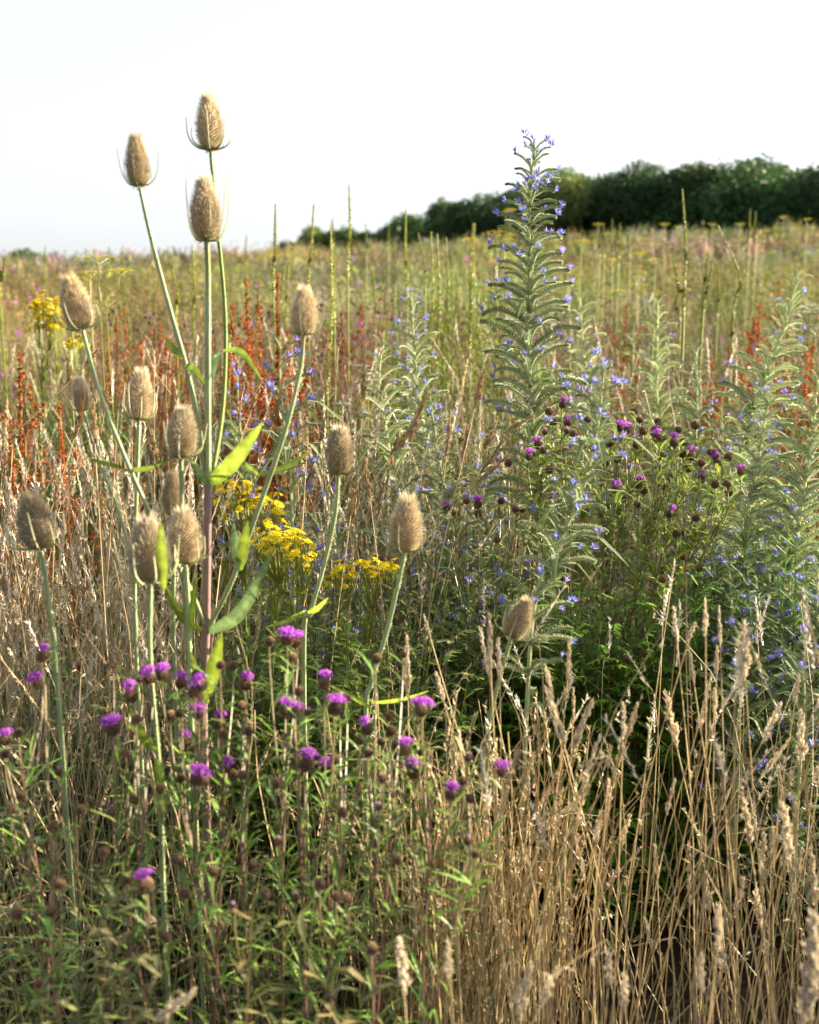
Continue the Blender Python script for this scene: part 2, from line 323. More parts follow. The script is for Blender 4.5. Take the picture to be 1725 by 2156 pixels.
# ------------------------------------------------------------------ viper's bugloss
def cyme(seed, dead=0.0, bend=1.0):
    """arching flower branch, unit length along x, calyces in two combs on its upper side"""
    r_ = np.random.default_rng(seed); g = Geo(); P = spline([(0, 0, 0), (.3, 0, .17), (.62, 0, .30), (.88, 0, .35 - .04 * bend), (1.0, 0, .34 - .07 * bend)], 14)
    g.tube(P, np.linspace(.04, .026, 14), 5, BLUGP * .8); T = nrm(np.gradient(P, axis=0)); N = np.stack([-T[:, 2], 0 * T[:, 0], T[:, 0]], -1)
    n = 21
    for sgn in (-1, 1):
        for k in range(n):
            q = .8 + 12.0 * (k + .5 * (sgn > 0)) / n; i = int(min(q, 12)); f = q - i; p = P[i] * (1 - f) + P[i + 1] * f; t = T[i]; nn = N[i]
            side = np.array([0, sgn, 0.]); b = p + side * .022 + nn * .01; ln = .105 * r_.uniform(.7, 1.3) * (1 - .25 * k / n)
            for e in range(3):
                d = nn * 1.0 + side * (.35 + .3 * e) + t * (-.35 + .35 * e) + r_.normal(0, .07, 3)
                g.spikes([b], [d], ln, .014, BLUG * r_.uniform(.8, 1.1), BLUGP * r_.uniform(.8, 1.2))
    m = 70; k = r_.uniform(1, 12, m); i = k.astype(int); th = r_.uniform(2.6, 6.8, m); D = np.sin(th)[:, None] * N[i] + np.cos(th)[:, None] * np.array([0, 1., 0])
    g.spikes(P[i], D, .085, .006, BLUGP[None], (BLUGP * 1.2)[None])
    for sgn in (-1, 1):     # narrow leaf under the branch
        pass
    g.leaf(spline([(0, 0, -.02), (.28, .03 * sgn, .02), (.62, .04, -.06)], 6), [.02, .04, .045, .04, .025, .003], (0, 1, 0), .3, BLUG * .9)
    return g
def bflower(seed, big=1.0):
    r_ = np.random.default_rng(seed); g = Geo(); 
    for f in range(int(2 + seed % 3)):
        d0 = nrm(r_.normal(0, .5, 3) + np.array([.5, 0, .9])); M = frame(d0, r_.uniform(0, 6)); o = r_.normal(0, .0022, 3); c = BLUE if r_.random() < .7 else VIOL
        c = c * r_.uniform(.8, 1.2)
        for k in range(5):
            a, b = k * 1.2566, (k + 1) * 1.2566; m_ = (a + b) / 2
            V = np.array([[0, 0, 0], [math.cos(a) * .0022, math.sin(a) * .0022, .008], [math.cos(b) * .0022, math.sin(b) * .0022, .008], [math.cos(m_) * .0062, math.sin(m_) * .0062, .0135 + r_.normal(0, .0008)]]) * big
            g.add(V @ M.T + o, [(0, 1, 2), (1, 3, 2)], [c * .8, c, c, c * 1.15])
        D = (np.array([[math.cos(q) * .25, math.sin(q) * .25, 1] for q in r_.uniform(0, 6, 4)])) @ M.T
        g.spikes(np.repeat((o + M @ np.array([0, 0, .008 * big]))[None], 4, 0), D, .011 * big, .0003, VIOL, C_(.6, .15, .45))
    return g
CY_G = [cyme(s, bend=b) for s, b in ((1, .5), (2, 1.3), (3, 2.2), (4, 1.0))]; FL_G = [bflower(s) for s in range(5)]
CYS = {}
for q, e in ((1.0, 1.0), (1.2, 1.2), (1.5, 1.4), (1.85, 1.6)):  # brighter copies put the sunlit paleness of some spires into the tint
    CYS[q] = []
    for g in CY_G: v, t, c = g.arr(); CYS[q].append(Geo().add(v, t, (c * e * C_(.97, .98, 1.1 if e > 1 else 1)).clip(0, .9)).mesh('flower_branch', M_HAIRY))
FLM = [g.mesh('flowers', M_PETAL) for g in FL_G]
def bugloss(label, path, Ys, n, Lmax, flower=.7, pw=.85, kk=2.6, parts=True, top_py=None, taper=.35, cm=(1, 1, 1), group="viper's bugloss spires", dens_top=1.0, droop=0.0, big=1.0, low=.15):
    cm = np.array(cm, float); Ys = Ys if hasattr(Ys, '__len__') else [Ys] * len(path)
    W = [at(x, y, Y) for (x, y), Y in zip(path, Ys)]; e = W[-1]; b = np.array([e[0] + (W[-1][0] - W[-2][0]) * .4, e[1], 0]); b[2] = float(gz(b[0], b[1]))
    P = spline(W + [b], 60)[::-1]                           # ground upwards
    rt = root('vipers_bugloss', b[0], b[1], label, 'bugloss', group)
    g = Geo(); u = np.linspace(0, 1, 60); rs = np.linspace(.0048, .0018, 60) * (Lmax / .09) ** .5
    cm = 1 + (cm - 1) * .4; g.tube(P, rs, 6, BLUGP * .75 * cm); m = 500; k = rng.uniform(0, 58.9, m); i = k.astype(int); D = rng.normal(0, 1, (m, 3)) * [1, 1, .3]; D = nrm(D)
    g.spikes(P[i] + D * rs[i][:, None] * .7, D, .003, .0003, BLUGP[None] * cm, BLUGP[None] * 1.2 * cm)
    s = np.concatenate([[0], np.cumsum(np.linalg.norm(np.diff(P, axis=0), axis=1))]); H = s[-1]; s0 = low * H
    flg = Geo(); CYM = CYS[min(CYS, key=lambda q: abs(q - cm[0]))]
    for k in range(n):
        f = k / (n - 1); h = s0 + (H - s0) * (f ** pw); i = min(int(np.searchsorted(s, h)), 59); p = P[i]; 
        L = Lmax * min(1.0, taper + (1 - taper) * ((1 - f) * kk) ** .8) * rng.uniform(.6, 1.12)
        a = k * 2.39996 + rng.normal(0, .25); out = np.array([math.cos(a), math.sin(a), 0]); up = nrm(P[min(i + 1, 59)] - P[max(i - 1, 0)])
        out = nrm(out - up * out.dot(up)); q = rng.uniform(-.12, .36) - droop + (.45 if f > .95 else 0); x = nrm(out + up * q); y = np.cross(up, x); y = nrm(y); z = np.cross(x, y)
        M = np.stack([x, y, z], 1); v = rng.integers(0, 4); tipv = CY_G[v].v[0][4 * 13] if False else np.array([.98, 0, .24])
        tp = p + M @ (tipv * L); has = rng.random() < flower
        if parts:
            o = inst('flower_branch', CYM[v], rt, p, M, L)
            if has:
                fo = bpy.data.objects.new('flower_cluster', FLM[rng.integers(0, 5)]); sc.collection.objects.link(fo); fo.parent = o
                fo.matrix_local = Matrix.Translation((.97, 0, .32)) @ Matrix.Scale(.9 * big / L, 4)
        else:
            g.put(CY_G[v], M, p, L, cm * rng.uniform(.85, 1.15))
            if has: inst('flower_cluster', FLM[rng.integers(0, 5)], rt, tp, M, big)
        if f < .97 and rng.random() < .22 * flower:        # flowers part way along
            inst('flower_cluster', FLM[rng.integers(0, 5)], rt, p + M @ (np.array([.5, 0, .33]) * L), M, big * .8)
    # leaves on the lower stem
    for k in range(16):
        i = rng.integers(3, max(6, int(60 * low * 1.8))); a = rng.uniform(0, 6.28); o = np.array([math.cos(a), math.sin(a), 0]); L = rng.uniform(.07, .14)
        g.leaf(spline([P[i], P[i] + o * L * .5 + [0, 0, .03], P[i] + o * L + [0, 0, -.01]], 6), np.array([.3, .8, 1, .8, .5, .05]) * .007, np.cross(o, [0, 0, 1]), .25, BLUG * .8 * cm)
    g.obj('stem', M_HAIRY, rt)
    if flg.n: flg.obj('loose_flowers' if parts else 'flowers', M_PETAL, rt)
    return rt
bugloss("tallest viper's bugloss spire, rising above the skyline in front of the dark hedge", [(1126, 318), (1117, 410), (1115, 577), (1115, 745), (1123, 900), (1128, 1050), (1140, 1250)], [2.0, 2, 2, 2, 2, 2, 2.0], 150, .104, .6, low=.42, big=1.0, taper=.3, pw=.72, kk=1.7, cm=(1.2, 1.15, 1.1))
bugloss("blurred bugloss spire curving down among the purple knapweed heads, nearer than the tallest one", [(1272, 775), (1265, 850), (1250, 940), (1225, 1040), (1185, 1130), (1160, 1227), (1119, 1331)], [1.6] * 7, 70, .068, .55, low=.45)
bugloss("bugloss spire left of the tallest, with a blunt tip level with the right-hand teasel head", [(868, 634), (872, 720), (882, 830), (905, 960), (925, 1100)], [2.5] * 5, 110, .09, .3, low=.3, cm=(1.8, 1.75, 1.6), big=.85)
bugloss("short wide bugloss beside a brown grass ear, second to the left of the tallest", [(808, 715), (800, 790), (812, 900), (835, 1010), (860, 1100)], [2.3] * 5, 84, .09, .4, low=.3, cm=(1.5, 1.5, 1.35), big=.85)
bugloss("bugloss with a forked flat top, between the tall teasel stem and its right branch", [(592, 735), (590, 790), (597, 880), (605, 960), (615, 1080)], [1.8] * 5, 34, .06, .9, low=.35, big=1.2, taper=.8)
bugloss("small bugloss just right of the main teasel stem", [(500, 790), (502, 850), (508, 930), (515, 1050)], [1.95] * 4, 34, .05, .8, low=.35, big=1.1)
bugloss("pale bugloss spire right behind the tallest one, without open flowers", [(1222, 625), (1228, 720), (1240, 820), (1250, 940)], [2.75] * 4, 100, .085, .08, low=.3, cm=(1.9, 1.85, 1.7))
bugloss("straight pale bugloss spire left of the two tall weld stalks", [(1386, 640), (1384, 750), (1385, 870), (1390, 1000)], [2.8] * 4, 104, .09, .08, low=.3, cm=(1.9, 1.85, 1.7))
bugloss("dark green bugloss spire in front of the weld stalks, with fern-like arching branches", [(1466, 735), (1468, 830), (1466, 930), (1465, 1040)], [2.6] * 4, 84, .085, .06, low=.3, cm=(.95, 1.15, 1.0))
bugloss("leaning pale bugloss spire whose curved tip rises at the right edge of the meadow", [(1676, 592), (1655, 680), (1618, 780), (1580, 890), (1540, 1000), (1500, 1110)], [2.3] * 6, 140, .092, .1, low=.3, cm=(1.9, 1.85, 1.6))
bugloss("bugloss with open blue flowers at the far right edge, half cut off by the frame", [(1722, 800), (1712, 900), (1698, 1000), (1680, 1120), (1660, 1250)], [2.0] * 5, 96, .105, .35, low=.3, cm=(1.6, 1.55, 1.4), big=.9)
bugloss("bushy blue bugloss between the leaning spire and the right edge", [(1618, 845), (1605, 920), (1588, 1020), (1572, 1130)], [2.05] * 4, 84, .10, .35, low=.3, cm=(1.4, 1.4, 1.3), big=.9)
bugloss("low bugloss left of the leaning spire, behind the rightmost knapweed heads", [(1520, 860), (1522, 940), (1528, 1030), (1530, 1130)], [2.6] * 4, 66, .075, .1, low=.3, cm=(1.1, 1.2, 1.05))
bugloss("bugloss at the middle, in dark shade between the central teasel and the tallest spire", [(905, 830), (915, 900), (930, 1000), (945, 1120)], [2.15] * 4, 64, .08, .4, low=.3)
bugloss("bugloss low between the tallest spire and the pale grass clump", [(1010, 930), (1015, 1010), (1025, 1110), (1040, 1220)], [2.2] * 4, 60, .08, .4, low=.3)
bugloss("bugloss behind the middle of the knapweed plant", [(1330, 930), (1335, 1000), (1345, 1100)], [2.3] * 3, 40, .075, .3, low=.3)
bugloss("blue flowering bugloss low under the small teasel beside the ragwort", [(700, 1050), (705, 1120), (715, 1220)], [1.95] * 3, 40, .07, .5, low=.3)
# low bushy bugloss thicket, each plant its own
k = 0
spots = [(1500, 1120, 2.05), (1560, 1080, 2.2), (1620, 1150, 1.95), (1690, 1130, 2.1), (1540, 1200, 1.9), (1600, 1240, 1.8), (1665, 1230, 1.85), (1720, 1200, 1.8), (1480, 1060, 2.35), (1640, 1050, 2.3),
         (960, 1160, 2.1), (900, 1180, 2.2), (990, 1240, 1.95), (740, 1190, 2.05), (1690, 1350, 1.65), (1560, 1330, 1.7), (1780, 1150, 2.0), (1800, 1280, 1.8), (620, 1010, 2.2), (860, 1010, 2.4), (980, 1050, 2.3)]
for (px, py, Y) in spots:
    right = px > 1400
    o = bugloss("low bushy viper's bugloss with many blue flowers in the thicket at the right" if right else "low viper's bugloss with blue flowers among the straw in the shaded middle", [(px + rng.uniform(-8, 8), py), (px, py + 70), (px + rng.uniform(-10, 10), py + 170)], [Y] * 3, 34, .075, .6, parts=False, low=.3, group='blue bugloss thicket at the right' if right else 'low bugloss in the middle', big=.9, cm=(.85, .95, .95))

# ------------------------------------------------------------------ knapweed
def kw_ball(seed, rad=.0068, c=BRN):
    g = Geo(); r_ = np.random.default_rng(seed); g.ball((0, 0, rad), rad, (1, 1, 1.12), c * .5, nu=10, nv=7)
    n = 120; i = np.arange(n) + .5; z = 1 - 1.75 * i / n; th = i * 2.39996; q = np.sqrt(1 - z * z); o = np.stack([q * np.cos(th), q * np.sin(th), z * 1.12], -1)
    g.spikes(o * rad * .93 + [0, 0, rad], o + np.array([0, 0, .7]), rad * .42, rad * .16, np.repeat((c * r_.uniform(.7, 1.5, (n, 1)))[:, None], 3, 1), C_(.42, .28, .16) * r_.uniform(.5, 1.2, (n, 1)))
    return g
def kw_petals(seed, W=.0115, H=.0105, n=80, c=PURP, up=0.25):
    g = Geo(); r_ = np.random.default_rng(seed)
    for k in range(n):
        a = r_.uniform(0, 6.283); e = r_.uniform(0, 1) ** .6; o = np.array([math.cos(a), math.sin(a), 0]); s = np.array([-o[1], o[0], 0]); rr = W * e * r_.uniform(.85, 1.15)
        h = H * (1 - .45 * e * e) + up * .004; b = o * .0025 * e + np.array([0, 0, .011]); m_ = o * rr * .45 + np.array([0, 0, .011 + h * .6]); t = o * rr + np.array([0, 0, .011 + h])
        w_ = .0006; col = c * r_.uniform(.75, 1.3); pl = col * .8 + C_(.25, .15, .25) * .4
        g.add([b - s * w_, b + s * w_, m_ - s * w_, m_ + s * w_, t + s * w_ * 2.0 + o * .001, t - s * w_ * 2.0 + o * .001, t + [0, 0, .0015]], [(0, 1, 3), (0, 3, 2), (2, 3, 4), (2, 4, 5), (5, 4, 6)], [col * .8, col * .8, col, col, pl, pl, pl])
    return g
BALLG = [kw_ball(s) for s in range(3)]; PETG = [kw_petals(1), kw_petals(2, .0100, .0125), kw_petals(3, .0080, .014), kw_petals(4, .0035, .006, 26, C_(.55, .35, .6))]
BALL = [g.mesh('flower_head', M_BROWN) for g in BALLG]; PET = [g.mesh('florets', M_PETAL) for g in PETG]
def knapweed(label, base_px, Yb, heads, nstem, attach, stemcol, leafcol, leafn=7, leafL=.045, group='knapweed plants', spread=.1, leafw=.0035, rad0=.0022, bud=1.0):
    """heads: (px,py,Y,kind) kind 0 = bud, 1 = open, 2 = small pale tip"""
    bx, bz = topz(base_px, 1600, Yb); by = Yb; rt = root('knapweed', bx, by, label, 'knapweed', group); zg = float(gz(bx, by)); g = Geo(); lf = Geo()
    H = np.array([at(x, y, Y) - np.array([0, 0, .018 if q == 1 else .008]) for x, y, Y, q in heads]); order = np.argsort(H[:, 0]); groups = np.array_split(order, nstem)
    def leaves(P, n, L):
        for _ in range(n):
            i = rng.integers(1, len(P) - 1); a = rng.uniform(0, 6.28); o = np.array([math.cos(a), math.sin(a), 0]); l = L * rng.uniform(.6, 1.3); up = rng.uniform(.3, 1.2)
            Q = spline([P[i], P[i] + o * l * .5 + [0, 0, l * up * .5], P[i] + o * l + [0, 0, l * up * .8 * rng.uniform(.3, 1)]], 5)
            lf.leaf(Q, np.array([.4, 1, .9, .55, .05]) * leafw * rng.uniform(.7, 1.3), np.cross(o, [0, 0, 1]), .3, leafcol * rng.uniform(.45, 1.6) * C_(rng.uniform(.85, 1.3), 1, rng.uniform(.8, 1.2)))
    for gi in groups:
        c = H[gi].mean(0); top = H[gi][:, 2].max(); b = np.array([bx + rng.uniform(-spread, spread) + (c[0] - bx) * .15, by + rng.uniform(-spread, spread) * .5, 0]); b[2] = float(gz(b[0], b[1]))
        ftop = np.array([c[0], c[1], H[gi][:, 2].mean() - attach * .3]); mid = b * .5 + ftop * .5 + np.array([(bx - c[0]) * .12, 0, .02])
        S_ = spline([b, mid, ftop], 26); g.tube(S_, np.linspace(rad0, .0011, 26), 5, stemcol); leaves(S_[6:], int(leafn * 3.5), leafL * 1.3)
        for hi in gi:
            h = H[hi]; za = h[2] - attach * rng.uniform(.6, 1.3) - abs(h[0] - c[0]) * .8; i = int(np.clip(np.searchsorted(S_[:, 2], za), 6, 24)); a = S_[i]
            d = h - a; m1 = a + d * .4 + np.array([d[0] * .18, d[1] * .1, -.0 * d[2]]); Q = spline([a, m1, h - [0, 0, .03] if d[2] > .06 else a + d * .8, h], 10)
            g.tube(Q, np.linspace(.0013, .0009, 10), 4, stemcol * .5 + C_(.16, .19, .07) * .5); leaves(Q, leafn, leafL * .75)
            up = nrm(Q[-1] - Q[-2]); up = nrm(up + np.array([0, 0, .5]) + rng.normal(0, .25, 3)); sz = rng.uniform(.85, 1.1) * (0.8 if heads[hi][3] == 2 else 1) * (bud if heads[hi][3] != 1 else 1)
            o = inst('flower_head', BALL[rng.integers(0, 3)], rt, h, frame(up, rng.uniform(0, 6)), sz)
            if heads[hi][3]:
                me = PET[3] if heads[hi][3] == 2 else PET[rng.choice([0, 0, 1, 1, 2])]; po = bpy.data.objects.new('florets', me); sc.collection.objects.link(po); po.parent = o
                if heads[hi][3] == 2: po.location = (0, 0, .001)
    g.obj('stem', M_STEM, rt); lf.obj('foliage', M_LEAF, rt); return rt
def crop(L, sx, ox, oy): return [(ox + x * sx, oy + y * sx) for x, y in L]
K = .5201
mo = crop([(685, 155), (710, 230), (590, 320), (550, 365), (912, 250), (945, 260), (1080, 290), (1055, 268), (1138, 308), (985, 315), (1210, 365), (1310, 365), (1320, 385), (1410, 425), (1250, 455), (905, 495), (990, 480), (1115, 595), (345, 562), (215, 572)], K, 828, 759)
ms = crop([(245, 610), (610, 360), (615, 285), (1000, 235), (705, 280), (1030, 605), (770, 345)], K, 828, 759)
mb = crop([(632, 205), (790, 235), (980, 203), (1012, 282), (648, 248), (728, 294), (768, 332), (635, 440), (700, 366), (550, 380), (847, 490), (858, 412), (908, 397), (935, 552), (995, 578), (1048, 640), (1085, 384), (1130, 346), (1075, 438), (1200, 434), (1245, 413), (1175, 328), (1175, 375), (1228, 260), (1155, 275), (1070, 243), (1350, 388), (1305, 500), (1355, 500), (1358, 533), (1287, 368), (880, 333), (810, 672), (848, 742), (427, 720), (435, 565), (498, 598), (520, 600), (347, 617), (470, 413), (1175, 792), (1242, 840), (1150, 700), (1228, 636), (1178, 694), (1095, 884), (868, 934), (1235, 905), (300, 563), (1020, 1182), (943, 1205), (1100, 314), (1015, 524), (955, 524), (1110, 514), (820, 470), (1120, 470)], K, 828, 759)
def hd(L, kind, Y, dy=.12): return [(x, y, Y + rng.uniform(-dy, dy), kind) for x, y in L]
MIDC = C_(.15, .09, .07)
allm = hd(mo, 1, 1.85) + hd(ms, 2, 1.85) + hd(mb, 0, 1.87)
lft = [h for h in allm if h[0] < 1090]; rgt = [h for h in allm if h[0] >= 1090]
knapweed('knapweed bush full of dark round buds and purple flowers right of the tallest bugloss', 1290, 1.9, rgt, 13, .16, MIDC, C_(.25, .36, .055), leafn=11, leafL=.04, spread=.12, leafw=.0036)
knapweed('smaller knapweed with few purple heads, just left of the big knapweed bush', 1010, 1.9, lft, 4, .2, MIDC, C_(.22, .30, .08), leafn=6, leafL=.035)
fo = crop([(165, 95), (165, 205), (610, 185), (655, 172), (730, 208), (820, 213), (785, 245), (535, 262), (990, 212), (800, 330), (460, 395), (760, 445), (885, 368), (1160, 32), (1200, 42), (1310, 208), (1160, 328), (1190, 325), (1350, 312), (1490, 392), (1710, 318), (1645, 478), (1680, 570), (1230, 540), (1325, 568), (905, 560), (790, 598), (825, 603), (20, 438)], K, 0, 1311) + [(948, 1652), (1057, 1605), (890, 1474)]
fs = crop([(1630, 115), (1375, 348), (1245, 352), (235, 590), (455, 760), (905, 758), (950, 1138), (165, 1275), (1195, 1105), (1535, 735), (1130, 870), (1545, 470), (1700, 510)], K, 0, 1311) + [(985, 1590), (983, 1765)]
fb = crop([(175, 125), (455, 155), (1090, 65), (1185, 130), (890, 160), (940, 165), (790, 200), (570, 215), (980, 330), (725, 355), (690, 370), (550, 385), (880, 405), (900, 440), (1005, 430), (780, 500), (510, 520), (75, 435), (20, 520), (1210, 270), (1405, 290), (1520, 135), (1455, 465), (1580, 430), (1575, 370), (1490, 515), (730, 620), (980, 610), (940, 610), (650, 665), (545, 705), (85, 690), (45, 740), (325, 745), (215, 820), (1115, 640), (1200, 540), (1360, 545), (1550, 620), (420, 920), (520, 1025), (1265, 930), (1360, 1100), (1410, 1105), (1295, 1055), (970, 950), (1020, 970), (670, 1265), (205, 1160), (75, 1170), (1505, 1315), (1605, 950), (155, 1450), (1380, 760), (240, 1050), (720, 950), (750, 1090), (1080, 1090), (860, 1000)], K, 0, 1311) + [(975, 1640), (990, 1675), (1000, 1790)]
def fd(L, kind): return [(x, y, 1.14 - .16 * (y - 1330) / 500 + rng.uniform(-.05, .05), kind) for x, y in L]
allf = fd(fo, 1) + fd(fs, 2) + fd(fb, 0) + [(308, 1845, .88, 1)]
edges = [(-99, 130, 60, 'knapweed at the left edge, its few purple heads in front of the pale straw'), (130, 330, 250, 'knapweed in front of the big low teasel, with the single lowest purple head'),
         (330, 560, 440, 'dense knapweed with many purple heads at the foot of the purple teasel stem'), (560, 760, 640, 'knapweed with a pair of purple heads standing below the yellow ragwort'),
         (760, 1200, 860, 'knapweed beside the straw in the middle, with three bright heads above each other')]
for a, b, bx, lab in edges:
    hs = [h for h in allf if a <= h[0] < b]
    knapweed(lab, bx, .98, hs, 4, .15, C_(.22, .11, .09), C_(.16, .29, .05), leafn=7, leafL=.04, group='knapweed plants in the blurred foreground', spread=.07, leafw=.0019, bud=.74)

# ------------------------------------------------------------------ ragwort
def daisy(seed, r=.0095):
    g = Geo(); r_ = np.random.default_rng(seed); n = 13
    for k in range(n):
        a = k * 6.283 / n + r_.normal(0, .08); o = np.array([math.cos(a), math.sin(a), 0]); s = np.array([-o[1], o[0], 0]); L = r * r_.uniform(.85, 1.1); z = r_.uniform(-.0025, .001)
        g.add([o * .002, o * L * .6 - s * .0014 + [0, 0, .0006], o * L * .6 + s * .0014 + [0, 0, .0006], o * L + [0, 0, z]], [(0, 1, 2), (1, 3, 2)], YEL * r_.uniform(.85, 1.1))
    g.ball((0, 0, 0), .0034, (1, 1, .55), C_(.76, .52, .02), nu=7, nv=4); g.spikes([(0, 0, -.005)] * 4, [(.3, 0, 1), (-.3, 0, 1), (0, .3, 1), (0, -.3, 1)], .005, .0016, GREEN, GREEN); return g
DZ = [daisy(s).mesh('flower_head', M_PETAL) for s in range(3)]
def feathery(g, p, o, L, col, w=.004):
    """deeply cut leaf"""
    P = spline([p, p + o * L * .5 + [0, 0, L * .22], p + o * L + [0, 0, L * .05]], 7); g.leaf(P, w * .35, np.cross(o, [0, 0, 1]), .2, col)
    s = nrm(np.cross(o, [0, 0, 1]))
    for i in range(1, 6):
        for q in (-1, 1):
            t = P[i] + (s * q + o * .5) * L * .22 * (1 - abs(i - 3) * .18); g.add([P[i] - o * w * .5, P[i] + o * w * .5, t + [0, 0, -.004]], [(0, 1, 2)], col * rng.uniform(.8, 1.2))
def ragwort(label, base_px, Y, clusters, col=GREEN, sc_=1.0):
    bx, _ = topz(base_px, 1500, Y); rt = root('ragwort', bx, Y, label, 'ragwort', 'ragwort plants with yellow daisies'); zg = float(gz(bx, Y)); g = Geo(); lf = Geo()
    for (cx, cy_, hw, hh, n) in clusters:
        c = at(cx, cy_ + hh, Y); c[2] -= .03; b = np.array([bx + rng.uniform(-.04, .04), Y + rng.uniform(-.03, .03), zg]); m_ = (b + c) / 2 + [0, rng.uniform(-.02, .02), 0]
        S_ = spline([b, m_, c - [0, 0, .05 * sc_]], 20); g.tube(S_, np.linspace(.0032, .002, 20), 6, YG * .8)
        for k in range(26):
            i = rng.integers(5, 20); a = rng.uniform(0, 6.28); feathery(lf, S_[i], np.array([math.cos(a), math.sin(a), 0]), rng.uniform(.03, .07), (GREEN * .6 + YG * .4) * rng.uniform(.8, 1.4))
        subs = [S_[-1] + np.array([rng.uniform(-.4, .4) * hw, rng.uniform(-.3, .3) * hw, rng.uniform(.1, .5) * hw]) / FPX * Y for _ in range(7)]
        for s_ in subs: g.tube(spline([S_[-3], (S_[-3] + s_) / 2 + [0, 0, -.004], s_], 5), .0013, 4, YG * .7)
        for k in range(n):
            a = rng.uniform(0, 6.283); q = math.sqrt(rng.uniform(0, 1)); ox = q * math.cos(a) * hw; dy = q * math.sin(a) * hw / FPX * Y; oz = (1 - q * q) * hh * .9 + rng.uniform(-1.2, .35) * hh
            p = at(cx + ox, cy_ - oz + hh * .3, Y + dy); n_ = nrm([ox / hw * .6 + rng.normal(0, .25), math.sin(a) * q * .5 - .15 + rng.normal(0, .25), 1])
            s_ = min(subs, key=lambda u: np.linalg.norm(u - p)); g.tube(spline([s_, (s_ + p) / 2 + np.array([(p - s_)[0] * .2, 0, -.003]), p], 4), .0007, 3, YG * .7)
            inst('flower_head', DZ[rng.integers(0, 3)], rt, p, frame(n_, rng.uniform(0, 6)), rng.uniform(.85, 1.1) * sc_)
    g.obj('stem', M_STEM, rt); lf.obj('foliage', M_LEAF, rt); return rt
ragwort('ragwort with the upper yellow cluster right behind the main teasel stem', 510, 1.75, [(505, 1030, 52, 30, 52), (555, 1045, 42, 22, 26), (585, 1075, 20, 22, 9), (470, 1085, 16, 8, 4)])
ragwort('ragwort with the largest bright yellow cluster, below and right of the upper one', 615, 1.68, [(575, 1120, 55, 36, 48), (615, 1140, 50, 42, 44), (640, 1238, 14, 10, 3)])
ragwort('ragwort with a looser yellow cluster just left of the central teasel head', 750, 1.7, [(718, 1200, 38, 26, 30), (775, 1185, 42, 28, 30), (820, 1188, 26, 14, 12)])
ragwort('big yellow ragwort bush beside the tilted teasel head at the left edge', 105, 3.3, [(90, 640, 32, 32, 52), (118, 655, 20, 38, 30), (85, 680, 24, 18, 16)], sc_=1.8)
ragwort('small low ragwort behind the stem of the tilted teasel at the left', 160, 3.2, [(160, 715, 22, 12, 20)], sc_=1.6)

# ------------------------------------------------------------------ weld spires
def weld_proto(seed, n=900):
    g = Geo(); r_ = np.random.default_rng(seed); t = r_.uniform(0, 1, n) ** .9; th = r_.uniform(0, 6.28, n); rad = .011 * (1 - t ** 3 * .75); o = np.stack([np.cos(th), np.sin(th), 0 * th], -1)
    c = (YG * .7 + C_(.12, .10, .02)) * r_.uniform(.7, 1.3, (n, 1)); g.spikes(np.stack([0 * t, 0 * t, t], -1), o + [0, 0, .5], rad, .0035, np.repeat((c * 1.1)[:, None], 3, 1), (YG * .9 + STRAW * .4) * r_.uniform(.8, 1.1, (n, 1)))
    return g
WG = [weld_proto(s) for s in range(2)]
def weld(label, top, bot, Y, bend=0.0, group='weld spires', r=1.0, cm=1.0):
    a = at(*top, Y); b = at(*bot, Y); e = np.array([b[0] + (b[0] - a[0]) * .2, Y, 0]); e[2] = float(gz(e[0], Y)); rt = root('weld', e[0], Y, label, 'weld', group)
    P = spline([e, b, (a + b) / 2 + [bend, 0, 0], a], 24); st = Geo().tube(P, np.linspace(.0035, .0015, 24) * r, 5, YG * .7 * cm); st.obj('stem', M_STEM, rt)
    v, t, c = WG[rng.integers(0, 2)].arr(); s0 = 8; n = len(P); q = s0 + v[:, 2].clip(0, 1.01) * (n - 1 - s0); i = np.clip(q.astype(int), 0, n - 2); f = (q - i)[:, None]
    V = P[i] * (1 - f) + P[i + 1] * f; V[:, :2] += v[:, :2] * r; Geo().add(V, t, c * cm).obj('flower_spike', M_STEM, rt)
